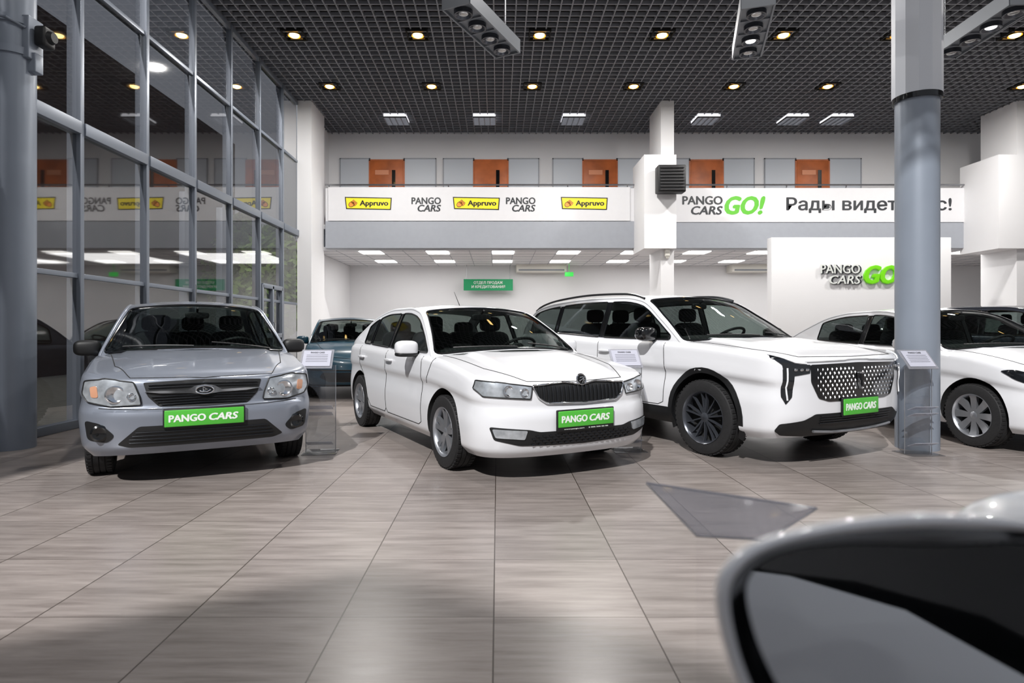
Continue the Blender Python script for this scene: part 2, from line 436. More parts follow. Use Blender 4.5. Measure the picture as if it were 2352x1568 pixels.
        for (t0,t1) in p['wins']:
            tt=[t for t in np.linspace(t0,t1,40) if s.topz(t)-p.get('rail',.05)>s.zt(t)+p.get('bm',.022)+.012]
            if len(tt)<3: continue
            bot=[(t,s.zt(t)+p.get('bm',.022)) for t in tt]; tp=[(t,s.topz(t)-p.get('rail',.05)) for t in tt[::-1]]
            w=rnd([bot[0]]+bot[6:-6:6]+[bot[-1]]+[tp[0]]+tp[4:-4:4]+[tp[-1]],.03,3)
            wins.append(dens(w,.05))
        mb=MB(); g=.06; polyD=dens(poly,.06)
        V2,F=fill(polyD,wins,g)
        for sg in (-1,1): mb.add([(sg*s.X(t,z),t-s.fo,z) for t,z in V2],F)
        sc=.6
        def sp(S_,b):
            q=b/sc; t,z=f[0](S_),f[1](S_); x=s.X(t,z)
            return (x*q,t+f[2](S_)*(1-q*q)-s.fo,z+f[3](S_)*(1-q*q))
        s.sp=sp
        i0,i1=p['ws']; r0,r1=p['rw']
        mgn=p.get('wm',.93)
        def gp(a,b,m0=mgn,m1=mgn): return dens(rnd([(a,-sc*m0),(a,sc*m0),(b,sc*m1),(b,-sc*m1)],.07,4),.05)
        W1=gp(cum[i0]+.02,cum[i1]-.03,.965,mgn-.01); W2=gp(cum[r0]+.03,cum[r1]-.05,mgn-.06,mgn-.04)
        rect=dens([(0,-sc),(LL,-sc),(LL,sc),(0,sc)],.05)
        V2,F=fill(rect,[W1,W2],.06); mb.add([sp(*v) for v in V2],F)
        for sg in (-1,1):
            mb.tube([(sg*(s.X(t,z)-.006),t-s.fo,z-.004) for t,z in O],p.get('tube',.016),0,8)
        mk('cabin_shell',mb,s.paint,s.e,True,50)
        V2,F=fill(W1,[],.05); g1=MB().add([sp(*v) for v in V2],F); mk('windshield',g1,s.glass,s.e)
        V2,F=fill(W2,[],.05); g1=MB().add([sp(*v) for v in V2],F); mk('rear_window',g1,'car_glass',s.e)
        for i,w in enumerate(wins):
            V2,F=fill(w,[],.06)
            for sg in (-1,1):
                g1=MB().add([(sg*s.X(t,z),t-s.fo,z) for t,z in V2],F); mk('side_window',g1,p.get('sg',s.glass) if i==0 else p.get('sgr','dark_glass'),s.e)
        tr=MB()
        tr.tube([Vector(sp(*v))+Vector((0,-.002,.002)) for v in W1],.010,0,6,True)
        mk('windshield_seal',tr,'gloss_black',s.e)
        for w in wins:
            for sg in (-1,1):
                tr=MB(); tr.tube([(sg*(s.X(t,z)+.001),t-s.fo,z) for t,z in w],.009,0,6,True); mk('window_trim',tr,'gloss_black',s.e)
        for (a,b) in zip(p['wins'][:-1],p['wins'][1:]):
            t0,t1=a[1],b[0]
            for sg in (-1,1):
                pl=MB(); V=[];m=8
                for k in range(m+1):
                    for t in (t0-.01,t1+.01):
                        zb_=s.zt(t)+.02; zt_=s.topz(t)-p.get('rail',.05); z=zb_+(zt_-zb_)*k/m; V.append((sg*(s.X(t,z)+.003),t-s.fo,z))
                pl.add(V,[(2*k,2*k+1,2*k+3,2*k+2) for k in range(m)]); mk('door_pillar',pl,'gloss_black',s.e)
    def inside_parts(s):
        p=s.p; t0=p['seat_t']; zb=s.zt(t0)
        for dt,xx in ((0,(-.36,.36)),(.85,(-.42,0,.42))):
            for x in xx:
                mb=MB(); h=s.topz(t0+dt)-.12
                mb.sup((x,t0+dt-s.fo,zb+.02),(.46,.14,.36),.5); mb.sup((x,t0+dt+.02-s.fo,min(zb+.29,h-.04)),(.25,.1,.17),.55)
                mb.tube([(x-.05,t0+dt+.01-s.fo,zb+.1),(x-.05,t0+dt+.02-s.fo,zb+.25)],.008); mb.tube([(x+.05,t0+dt+.01-s.fo,zb+.1),(x+.05,t0+dt+.02-s.fo,zb+.25)],.008)
                mk('seat',mb,'seat',s.e)
        mb=MB(); tS=t0-.62; c=Vector((.36,tS-s.fo,zb+.03)); P=[]
        u=Vector((1,0,0)); v=Vector((0,.83,-.55))*-1
        for k in range(32): t=2*math.pi*k/32; P.append(c+u*math.cos(t)*.185+v*math.sin(t)*.185)
        mb.tube(P,.016,0,8,True); mb.sup(c,(.14,.06,.1),.7)
        for a in (0,180,270): t=math.radians(a); mb.tube([c,c+u*math.cos(t)*.18+v*math.sin(t)*.18],.014)
        mk('steering_wheel',mb,'black',s.e)
        mb=MB(); a=p['outline'][0]; mb.sup((0,a[0]+.22-s.fo,s.zt(a[0])+.0),(p['W']*1.5,.42,.14),.6); mk('dashboard',mb,'interior',s.e)
        c=s.sp(s.cum[p['ws'][1]]-.13,0); mb=MB(); mb.sup((c[0],c[1]+.09,c[2]-.06),(.22,.04,.07),.5); mb.tube([(c[0],c[1]+.08,c[2]-.03),(c[0],c[1]+.02,c[2]+.01)],.01)
        mk('rearview_mirror',mb,'black',s.e)
        for x0,x1 in ((-.05,-.62),(.62,.1)):
            P=[]
            for k in range(9):
                x=x0+(x1-x0)*k/8; S_=s.cum[p['ws'][0]]+.03+.05*k/8; q=s.sp(S_,.6*x/max(.3,s.X(a[0],a[1])))
                P.append(Vector(q)+Vector((0,-.014,.014)))
            mb=MB(); mb.tube(P,.007); mk('wiper',mb,'black',s.e)
        mt=p['mir_t']; mz=s.zt(mt)+p.get('mz',.05)
        for sg in (-1,1):
            mb=MB(); x=s.X(mt,mz)
            cx=sg*(x+.135); mb.sup((cx,mt-s.fo,mz+.005),(.22,.15,.145),.62,0)
            mb.tube([(sg*(x-.01),mt-s.fo+.02,mz-.05),(sg*(x+.09),mt-s.fo+.0,mz-.045)],.026,1 if p.get('mir2') else 0)
            if p.get('mir2'): mb.sup((cx,mt-s.fo+.0,mz-.052),(.215,.14,.05),.6,1)
            mm=mk('side_mirror',mb,[p['mir_m'],'black'],s.e)
            g1=MB(); g1.sup((cx,mt-s.fo+.07,mz+.005),(.18,.014,.11),.6); mk('mirror_glass',g1,'mirror',mm)
    def wheels(s):
        p=s.p;R=p['wr'];h=p['tw']/2;rr=R*p.get('rimf',.66)
        for wt in (p['fo'],p['fo']+p['wb']):
            for sg in (-1,1):
                c=(sg*p['tcx'],wt-s.fo,R)
                hb=MB(); hb.lathe([(-h*.8,.02),(-h*.8,rr*.97),(h*.1,rr*.97),(-h*.1,rr*.7),(0,rr*.62),(h*.1,rr*.2),(h*.1,.001)],'x',c,32,sgn=sg)
                w=mk('wheel',hb,'dark',s.e)
                t=MB(); pr=[(-h*.9,rr),(-h,rr*1.03),(-h*1.06,(rr+R)/2),(-h*.98,R*.95),(-h*.82,R*.985),(-h*.5,R*.995),(-h*.48,R*.975),(-h*.42,R*.975),(-h*.4,R),(-h*.05,R),(-h*.03,R*.978),(h*.03,R*.978),(h*.05,R),(h*.4,R),(h*.42,R*.975),(h*.48,R*.975),(h*.5,R*.995),(h*.82,R*.985),(h*.98,R*.95),(h*1.06,(rr+R)/2),(h,rr*1.03),(h*.9,rr)]
                t.lathe(pr,'x',c,56,closed=True,sgn=sg)
                nb=48
                for k in range(nb):
                    a=2*math.pi*k/nb
                    rot=Matrix.Rotation(a,3,'X')
                    for q in (-.72,.72):
                        t.box(Vector(c)+rot@Vector((q*h,0,R*.988)),(h*.36,2*math.pi*R/nb*.6,R*.03),0,rot)
                mk('tire',t,'rubber',w,True,30)
                r=MB(); r.lathe([(-h*.2,rr*.93),(h*.6,rr*.92),(h*.85,rr*.945),(h*.98,rr*.99),(h*1.04,rr*1.02),(h*.9,rr*1.035)],'x',c,48,sgn=sg)
                x1=h*.72
                r.lathe([(x1*.3,rr*.20),(x1*1.0,rr*.19),(x1*1.08,rr*.14),(x1*1.12,.001)],'x',c,24,sgn=sg)
                for (ang,w0,w1) in p['spokes']:
                    prof=[(rr*.15,w0,x1*1.02),(rr*.5,(w0+w1)/2,x1*1.0),(rr*.8,w1,x1*1.05),(rr*.97,w1*1.15,x1*1.2)]
                    V=[]
                    for (rad,wd,xx) in prof:
                        for (dx,dw) in ((0,-1),(0,1),(-.03,1),(-.03,-1)):
                            a_=ang+math.atan2(dw*wd/2,rad); V.append((c[0]+sg*(xx+dx),c[1]+math.cos(a_)*rad,c[2]+math.sin(a_)*rad))
                    F=[(0,1,2,3),(12,15,14,13)]
                    for k in range(3):
                        for j in range(4): F.append((4*k+j,4*k+4+j,4*k+4+(j+1)%4,4*k+(j+1)%4))
                    r.add(V,F)
                mk('rim',r,p['rim_m'],w,True,40)
    def plate(s,z,w=.53,h=.125,x=0,sub=None):
        hh,n=s.hit(x,z,'front'); y=hh.y-.022
        for q in (-w/2,w/2,0):
            for zz in (z-h/2,z+h/2):
                g,_=s.hit(x+q,zz,'front'); y=min(y,g.y-.012)
        mb=MB(); mb.box((x,y+.008,z-(.012 if sub else 0)),(w+.02,.02,h+.02+(.024 if sub else 0)),1,None,.008); mb.box((x,y-.004,z),(w,.012,h),0,None,.006)
        P=mk('license_plate',mb,['green','black'],s.e,label='green showroom plate in a black holder')
        text('lettering','PANGO',w*.46,h*.44,'letter_white',P,(x-w*.22,y-.0105,z),bold=.0,fat=.045,ext=.001)
        text('lettering','CARS',w*.38,h*.44,'letter_white',P,(x+w*.235,y-.0105,z),bold=.0,fat=.045,ext=.001,shear=.2)
        if sub: 
            text('holder_lettering',sub,w*.8,.011,'letter_white',P,(x,y-.003,z-h/2-.016),bold=0,ext=.001)
        return P
def ringpts(c,a,b,n=28,tilt=0):
    return [Vector(c)+Vector((math.cos(2*math.pi*k/n)*a,math.sin(2*math.pi*k/n)*b*math.sin(tilt),math.sin(2*math.pi*k/n)*b*math.cos(tilt))) for k in range(n)]
def spokes(n,w0,w1,pair=0,off=0):
    out=[]
    for k in range(n):
        a=2*math.pi*k/n+off+math.pi/2
        if pair: out+=[(a-pair,w0,w1),(a+pair,w0,w1)]
        else: out.append((a,w0,w1))
    return out
def gaps(c,doors,hood=None,extra=[]):
    P=[]
    for poly in doors:
        for v in ('r','l'): P.append((c.path(poly,v,.0005),False))
    if hood: P.append((c.path(hood,'top',.0005),False))
    for poly,v in extra: P.append((c.path(poly,v,.0005),False))
    for q in P: c.line('panel_gap',[q],.0035,'dark')
def handle(c,ts,z0,mat):
    for t in ts:
        for v in ('r','l'):
            h,n=c.hit(t,z0,v); mb=MB(); mb.sup(h+n*.022,(.03,.2,.03),.6); mb.sup(h+n*.006+Vector((0,-.07,0)),(.04,.04,.028),.7); mb.sup(h+n*.006+Vector((0,.07,0)),(.04,.04,.028),.7)
            mk('door_handle',mb,mat,c.e)
def doorset(c,a,b,d,zlow):
    zt=c.zt
    return [[(a+.02,zt(a)-.01),(a,zt(a)-.25),(a+.03,zlow+.03),(a+.1,zlow),(b-.05,zlow),(b,zlow+.04),(b,zt(b)-.01)],
            [(b,zt(b)-.01),(b,zlow+.04),(b+.05,zlow),(d-.42,zlow),(d-.30,zlow+.12),(d-.16,zlow+.34),(d-.02,zlow+.42),(d,zt(d)-.01)]]
SD=[(0,.09),(.12,.02),(.4,.004),(.66,.020),(.73,0),(.93,.012),(.97,.025),(1,.05)]
# ---- silver sedan
pL=dict(L=4.26,W=.85,fo=.80,wb=2.476,wr=.295,tcx=.735,tw=.185,af=.45,nf=3.0,ar=.5,nr=3,
 zt=[(0,.81),(.25,.85),(1.15,.955),(2.4,.965),(3.7,.99),(4.26,.96)],zb=[(0,.25),(.5,.22),(3.8,.22),(4.26,.3)],
 crown=[(0,0),(.06,.004),(.25,.014),(.6,.028),(1.1,.04),(1.4,.02),(3.5,.02),(3.8,.04),(4.26,0)],crease=.016,cpos=.22,
 fd=[(0,.07),(.12,.02),(.35,0),(.5,.0),(.57,.008),(.61,.050),(.64,.056),(.8,.06),(.95,.07),(1,.095)],
 sd=[(0,.09),(.15,.02),(.5,0),(.70,.018),(.76,.004),(.93,.018),(.97,.03),(1,.055)],rd=[(0,.08),(.2,.0),(.5,.0),(.8,.05),(1,.1)],
 tum=.34,tum2=.12,outline=[(1.18,.945,-.24,.06),(1.5,1.2,-.17,.05),(1.82,1.385,-.10,.05),(2.1,1.43,0,.052),(2.7,1.445,0,.055),(3.2,1.42,0,.05),(3.5,1.31,.06,.03),(3.88,.985,.12,.02)],
 ws=(0,2),rw=(5,7),wins=[(1.3,2.36),(2.43,3.22),(3.27,3.62)],seat_t=2.25,mir_t=1.52,mir_m='black',rim_m='black',spokes=spokes(12,.05,.07),gap=.05)
c=Car((-2.625,5.39),28.1,pL,'silver grey compact sedan with green showroom plate and black mirrors','silver_paint')
gaps(c,doorset(c,1.3,2.4,3.4,.3),[(-.70,1.12),(-.62,.45),(-.50,.13),(0,.09),(.50,.13),(.62,.45),(.70,1.12)],extra=[([(-.70,.60),(-.45,.585),(0,.58),(.45,.585),(.70,.60)],'front')])
hl=rnd([(-.79,.80),(-.66,.812),(-.475,.785),(-.435,.68),(-.425,.62),(-.62,.612),(-.77,.645),(-.805,.71)],.012,2)
for sgn in (-1,1):
    hp=[(x*-sgn,z) for x,z in hl]
    o=c.patch('headlight',hp,'front','lens',.008)
    c.patch('turn_signal',rnd([(-sgn*x,z) for x,z in [(-.755,.755),(-.71,.765),(-.70,.68),(-.745,.68)]],.015),'front','amber',.011,.004,parent=o)
    for xx,zr,rr_ in ((-.595,.70,.062),(-.49,.68,.028)):
        h,n=c.hit(-sgn*xx,zr,'front'); mb=MB()
        mb.lathe([(0.01,rr_*1.05),(-.010,rr_*1.08),(-.013,rr_*.92),(.0,rr_*.6),(.004,.001)],'y',h+Vector((0,-.008,0)),28); mk('lamp_reflector',mb,'chrome',o)
    c.line('lamp_trim',[(c.loop(hp,'front',.01),True)],.005,'black',parent=o)
    fp=rnd([(-sgn*x,z) for x,z in [(-.79,.515),(-.68,.49),(-.59,.40),(-.64,.35),(-.77,.37)]],.03)
    o=c.patch('fog_recess',fp,'front','black',.004)
    h,n=c.hit(sgn*.69,.425,'front'); mb=MB(); mb.lathe([(.02,.062),(-.02,.06),(-.028,.045),(-.022,.03),(-.02,.001)],'y',h,24); mk('fog_cover',mb,'gloss_black',o)
gr=rnd([(-.415,.782),(-.2,.79),(0,.795),(.2,.79),(.415,.782),(.385,.68),(.31,.60),(0,.59),(-.31,.60),(-.385,.68)],.012)
g=c.patch('grille',gr,'front','black',.004)
c.line('grille_slats',[(c.path([(-w,z),(0,z+.006),(w,z)],'front',.012),False) for z,w in ((.615,.29),(.635,.32),(.655,.34),(.675,.36),(.762,.38),(.742,.38))],.005,'dark_alloy',parent=g)
bar=[(-.405,.715),(-.3,.718),(-.12,.714),(-.07,.745),(0,.755),(.07,.745),(.12,.714),(.3,.718),(.405,.715),(.3,.700),(.12,.695),(0,.68),(-.12,.695),(-.3,.700)]
c.patch('chrome_bar',bar,'front','chrome',.022,.02,parent=g)
h,n=c.hit(0,.718,'front'); mb=MB(); cc=h+Vector((0,-.03,0))
mb.sup(cc,(.12,.02,.056),.9,1); mb.tube(ringpts(cc+Vector((0,-.008,0)),.062,.031),.0065,0,8,True)
mb.tube([cc+Vector((-.036,-.014,-.004)),cc+Vector((-.02,-.015,-.014)),cc+Vector((.015,-.016,-.014)),cc+Vector((.04,-.014,.000))],.006); mb.tube([cc+Vector((-.012,-.014,-.010)),cc+Vector((-.014,-.014,.022)),cc+Vector((.02,-.014,.002)),cc+Vector((-.01,-.014,-.004))],.0055)
mk('emblem',mb,['chrome','dark_alloy'],c.e,label='chrome oval ship emblem')
lo=c.patch('lower_grille',rnd([(-.44,.465),(.44,.465),(.58,.335),(.50,.31),(-.50,.31),(-.58,.335)],.02),'front','black',.004)
c.line('grille_slats',[(c.path([(-w,z),(w,z)],'front',.01),False) for z,w in ((.345,.5),(.37,.5),(.395,.48),(.42,.46))],.004,'dark_alloy',parent=lo)
c.plate(.515,.55)
handle(c,(2.28,3.28),.82,'silver_paint')
mb=MB(); mb.tube([(-.0,1.95-.8,1.47),(.0,2.05-.8,1.66)],[.006,.003]); mk('antenna',mb,'black',c.e)
# ---- white liftback
pS=dict(L=4.30,W=.853,fo=.87,wb=2.602,wr=.312,tcx=.745,tw=.2,af=.47,nf=2.8,ar=.55,nr=2.8,
 zt=[(0,.770),(.25,.815),(1.2,.94),(2.4,.965),(3.7,1.0),(4.30,.98)],zb=[(0,.2),(.5,.19),(3.8,.2),(4.30,.28)],
 crown=[(0,0),(.06,.002),(.25,.008),(.6,.018),(1.15,.03),(1.4,.02),(3.5,.02),(3.9,.04),(4.30,0)],crease=.026,cpos=.34,
 fd=[(0,.08),(.1,.03),(.3,0),(.5,.0),(.62,.015),(.66,.03),(.8,.034),(.95,.05),(1,.075)],
 sd=SD,rd=[(0,.08),(.2,.0),(.5,.0),(.8,.05),(1,.1)],
 tum=.36,tum2=.12,outline=[(1.22,.935,-.26,.06),(1.58,1.18,-.17,.05),(1.98,1.365,-.09,.045),(2.3,1.405,0,.05),(2.75,1.405,0,.05),(3.2,1.345,.02,.045),(3.6,1.18,.06,.03),(3.98,.995,.10,.02)],
 ws=(0,2),rw=(5,7),wins=[(1.36,2.40),(2.48,3.12),(3.16,3.42)],seat_t=2.3,mir_t=1.58,mir_m='white_paint',mir2=1,rim_m='alloy',spokes=spokes(5,.05,.04,.19),gap=.045,sgr='car_glass')
c=Car((.277,5.58),28.1,pS,'white liftback car with vertical slatted grille and green plate','white_paint')
gaps(c,doorset(c,1.36,2.44,3.45,.3),[(-.72,1.15),(-.64,.5),(-.46,.12),(0,.07),(.46,.12),(.64,.5),(.72,1.15)],extra=[([(1.1,.93),(1.25,.7)],'r')])
for sgn in (-1,1):
    hp=rnd([(sgn*x,z) for x,z in [(.44,.742),(.55,.758),(.70,.777),(.812,.79),(.828,.73),(.785,.672),(.46,.65)]],.006,2)
    o=c.patch('headlight',hp,'front','lens',.007)
    for x,z,r in ((.51,.70,.034),(.63,.715,.042)):
        h,n=c.hit(sgn*x,z,'front'); mb=MB(); mb.lathe([(.01,r),(-.012,r*1.02),(-.012,r*.88),(.002,r*.5),(.004,.001)],'y',h+Vector((0,-.006,0)),24); mk('lamp_reflector',mb,'chrome',o)
    c.line('lamp_trim',[(c.loop(hp,'front',.008),True)],.005,'black',parent=o)
    fo_=c.patch('fog_light',rnd([(sgn*x,z) for x,z in [(.50,.415),(.74,.43),(.72,.365),(.52,.35)]],.012),'front','lens',.012)
gr=rnd([(-.44,.746),(-.15,.76),(0,.742),(.15,.76),(.44,.746),(.40,.66),(.33,.615),(0,.605),(-.33,.615),(-.40,.66)],.015)
g=c.patch('grille',gr,'front','black',.004)
sl=[]
for k in range(21):
    x=-.39+.039*k; z0=.617+ (0 if abs(x)<.31 else (abs(x)-.31)*.55); sl.append((c.path([(x,z0),(x,.738)],'front',.012),False))
c.line('grille_slats',sl,.006,'dark_alloy',parent=g)
c.line('grille_surround',[(c.loop(gr,'front',.012),True)],.008,'chrome',parent=g,label='chrome grille surround')
h,n=c.hit(0,.768,'front'); cc=h+n*.012+Vector((0,-.01,.01)); mb=MB()
mb.sup(cc,(.085,.02,.085),.95,1); mb.tube(ringpts(cc+Vector((0,-.01,0)),.043,.043,tilt=.25),.0055,0,8,True)
mb.tube([cc+Vector((-.025,-.016,-.012)),cc+Vector((.0,-.018,.0)),cc+Vector((.026,-.016,.018))],.005); mb.tube([cc+Vector((-.02,-.016,.015)),cc+Vector((.012,-.018,.02))],.004); mb.tube([cc+Vector((.005,-.016,-.028)),cc+Vector((.02,-.016,.005))],.004)
mk('emblem',mb,['chrome','gloss_black'],c.e,label='round chrome winged arrow emblem')
lo=c.patch('lower_grille',rnd([(-.76,.445),(-.48,.42),(-.40,.40),(.40,.40),(.48,.42),(.76,.445),(.73,.345),(.55,.30),(0,.285),(-.55,.30),(-.73,.345)],.02),'front','black',.004)
mb=MB()
for k in range(17):
    for z in (.31,.33,.35,.37):
        x=-.45+.056*k+(.028 if int(z*100)%4==1 else 0)
        h,n=c.hit(x,z,'front'); mb.box(h+n*.006,(.03,.010,.010),0)
mk('grille_mesh',mb,'dark_alloy',lo)
c.plate(.49,sub='www.pango.cars     8 800 500 00 00')
handle(c,(2.3,3.32),.86,'white_paint')
mb=MB(); mb.tube([(-.1,2.15-.87,1.44),(-.1,2.3-.87,1.60)],[.005,.002]); mk('antenna',mb,'black',c.e)
# ---- white crossover
pB=dict(L=4.62,W=.925,fo=.92,wb=2.70,wr=.355,tcx=.805,tw=.235,af=.40,nf=3.2,ar=.5,nr=3,
 zt=[(0,.94),(.25,.975),(1.2,1.055),(2.4,1.07),(3.7,1.12),(4.62,1.12)],zb=[(0,.27),(.5,.24),(4.0,.25),(4.62,.36)],
 crown=[(0,0),(.06,.002),(.25,.008),(.6,.016),(1.15,.03),(1.4,.02),(3.8,.02),(4.62,0)],crease=.026,cpos=.26,
 fd=[(0,.10),(.12,.03),(.3,.0),(.5,.0),(.7,.0),(.9,.006),(.96,.018),(1,.045)],
 sd=[(0,.08),(.12,.015),(.4,.012),(.62,.030),(.70,0),(.93,.01),(.97,.022),(1,.05)],rd=[(0,.08),(.2,.0),(.5,.0),(.8,.04),(1,.08)],
 tum=.30,tum2=.1,outline=[(1.22,1.045,-.26,.05),(1.6,1.30,-.17,.05),(1.98,1.505,-.09,.045),(2.3,1.55,0,.045),(2.9,1.56,0,.045),(3.6,1.53,.0,.045),(4.05,1.46,.04,.035),(4.42,1.12,.10,.0)],
 ws=(0,2),rw=(6,7),wins=[(1.4,2.48),(2.56,3.45),(3.52,4.12)],seat_t=2.35,mir_t=1.62,mir_m='gloss_black',rim_m='rim_dark',spokes=spokes(5,.018,.014,.13)+spokes(5,.014,.010,.0,off=math.pi/5),gap=.055,sill=.40,rimf=.68,mz=.07)
c=Car((2.737,6.17),28.1,pB,'large white crossover with studded black grille and dark wheels','white_paint')
gaps(c,doorset(c,1.42,2.52,3.6,.42),[(-.80,1.15),(-.76,.5),(-.66,.11),(0,.06),(.66,.11),(.76,.5),(.80,1.15)])
for wt in (.92,.92+2.7):
    for v,sg in (('r',-1),('l',1)):
        mb=MB(); P=[]
        for k in range(25):
            a=math.radians(-22+224*k/24); P.append((wt+math.cos(a)*(c.R+.025),.37+math.sin(a)*(c.R+.025)))
        A=[];B=[]
        for t,z in P:
            for rr_,lst in ((-.03,A),(.022,B)):
                d=Vector((t-wt,z-.37)).normalized(); tt=t+d.x*rr_; zz=z+d.y*rr_
                h,n=c.hit(tt,max(zz,.27),v); lst.append(Vector((h.x+sg*.006,tt-c.fo,zz)))
        V=A+B+[a-Vector((sg*.04,0,0)) for a in A]+[b-Vector((sg*.02,0,0)) for b in B]; m=len(A)
        mb.add(V,[(i,i+1,m+i+1,m+i) for i in range(m-1)]+[(i,i+1,2*m+i+1,2*m+i) for i in range(m-1)]+[(m+i,m+i+1,3*m+i+1,3*m+i) for i in range(m-1)])
        mk('wheel_arch_trim',mb,'black',c.e)
gr=rnd([(-.60,.885),(0,.895),(.60,.885),(.60,.74),(.52,.60),(.40,.57),(-.40,.57),(-.52,.60),(-.60,.74)],.02)
g=c.patch('grille',gr,'front','gloss_black',.006)
mb=MB()
for j in range(8):
    z=.605+.034*j; wmax=.46+min(.10,(z-.58)*.9)
    for k in range(-10,11):
        x=k*.056+(.028 if j%2 else 0)
        if abs(x)<wmax and abs(x)>.045:
            h,n=c.hit(x,z,'front'); q=h+n*.008
            V=[q+Vector((0,0,.013)),q+Vector((.006,0,0)),q+Vector((0,0,-.013)),q+Vector((-.006,0,0)),q+n*.008]
            mb.add(V,[(0,1,4),(1,2,4),(2,3,4),(3,0,4),(0,3,2,1)])
mk('grille_studs',mb,'chrome',g,smooth=False)
c.line('light_bar',[(c.path([(-.66,.91),(0,.92),(.66,.91)],'front',.012),False)],.007,'drl')
h,n=c.hit(0,.74,'front'); mb=MB(); cc=h+Vector((0,-.03,0))
mb.prism(rnd([(-.035,.075),(.035,.075),(.028,-.02),(0,-.085),(-.028,-.02)],.01),lambda a,b:cc+Vector((a,.02,b)),lambda a,b:cc+Vector((a,-.004,b)))
mb.box(cc+Vector((0,-.008,.0)),(.014,.012,.12),1); mb.box(cc+Vector((-.016,-.008,.03)),(.007,.01,.06),1); mb.box(cc+Vector((.016,-.008,.03)),(.007,.01,.06),1)
mk('emblem',mb,['chrome','gloss_black'],c.e,label='chrome shield emblem')
for sgn in (-1,1):
    o=c.patch('headlight',rnd([(sgn*x,z) for x,z in [(.60,.885),(.70,.89),(.78,.915),(.865,.965),(.880,.945),(.83,.885),(.825,.80),(.77,.79),(.61,.815)]],.006,2),'front','lens_dark',.006,g=.02)
    c.patch('running_light',rnd([(sgn*x,z) for x,z in [(.745,.84),(.83,.85),(.835,.62),(.81,.555),(.765,.62)]],.006,2),'front','lens_dark',.006,g=.02,parent=o)
    c.line('running_light_strip',[(c.path([(sgn*x,z) for x,z in ((.64,.897),(.74,.905),(.80,.935),(.865,.97))],'front',.010),False),(c.path([(sgn*x,z) for x,z in ((.80,.86),(.805,.70),(.80,.59))],'front',.010),False)],.008,'drl',parent=o)
    for x in (.64,.69,.74):
        h,n=c.hit(sgn*x,.845,'front'); mb=MB(); mb.sup(h+n*.01,(.04,.02,.026),.7); mk('lamp_reflector',mb,'chrome',o)
lo=c.patch('lower_grille',rnd([(-.55,.47),(.55,.47),(.66,.42),(.84,.39),(.86,.33),(.80,.29),(.6,.275),(0,.27),(-.6,.275),(-.80,.29),(-.86,.33),(-.84,.39),(-.66,.42)],.015),'front','black',.005,g=.025)
c.line('grille_slats',[(c.path([(-.5,z),(.5,z)],'front',.01),False) for z in (.39,.41,.43,.45)],.005,'dark_alloy',parent=lo)
c.line('chrome_lip',[(c.path([(-.55,.335),(-.3,.315),(0,.31),(.3,.315),(.55,.335)],'front',.02),False)],.012,'alloy')
c.plate(.515,.5,.14)
handle(c,(2.38,3.45),.94,'white_paint')
for sg in (-1,1):
    mb=MB(); P=[(sg*(c.X(t,c.topz(t))-.02),t-c.fo,c.topz(t)+.022+.028*math.sin(math.pi*(t-1.95)/2.2)**.4 if 1.95<t<4.15 else c.topz(t)+.01) for t in np.linspace(1.96,4.14,30)]
    mb.tube(P,.014); mk('roof_rail',mb,'dark_alloy',c.e)
# ---- white sedan with eight-spoke wheels
pH=dict(L=4.40,W=.86,fo=.84,wb=2.60,wr=.318,tcx=.755,tw=.2,af=.70,nf=2.5,ar=.6,nr=2.6,
 zt=[(0,.72),(.25,.78),(1.2,.955),(2.4,.98),(3.7,1.03),(4.40,.98)],zb=[(0,.2),(.5,.19),(3.8,.2),(4.40,.28)],
 crown=[(0,0),(.06,.01),(.25,.03),(.6,.04),(1.15,.04),(1.4,.02),(3.5,.02),(3.9,.04),(4.40,0)],crease=.02,
 fd=[(0,.08),(.1,.03),(.3,0),(.5,.0),(.62,.02),(.8,.06),(.93,.10),(1,.16)],
 sd=SD,rd=pS['rd'],
 tum=.36,tum2=.12,outline=[(1.2,.945,-.26,.06),(1.58,1.18,-.17,.05),(1.98,1.37,-.09,.045),(2.3,1.41,0,.05),(2.75,1.40,0,.05),(3.1,1.35,.02,.045),(3.5,1.20,.06,.03),(3.88,1.02,.10,.02)],
 ws=(0,2),rw=(5,7),wins=[(1.36,2.36),(2.43,3.22)],seat_t=2.3,mir_t=1.6,mir_m='white_paint',rim_m='alloy',spokes=spokes(8,.055,.07),gap=.045)
c=Car((5.62,6.28),9,pH,'white sedan with silver eight-spoke wheels beside the round column','white_paint')
gaps(c,doorset(c,1.36,2.4,3.35,.3),[(-.72,1.15),(-.66,.5),(-.5,.2),(0,.1),(.5,.2),(.66,.5),(.72,1.15)])
for sgn in (-1,1):
    c.patch('headlight',rnd([(sgn*x,z) for x,z in [(.42,.66),(.62,.70),(.80,.80),(.845,.79),(.82,.71),(.72,.62),(.45,.58)]],.02),'front','lens_dark',.008)
c.patch('grille',rnd([(-.4,.62),(.4,.62),(.5,.42),(.35,.32),(-.35,.32),(-.5,.42)],.03),'front','black',.005)
c.plate(.5)
handle(c,(2.28,3.22),.88,'white_paint')
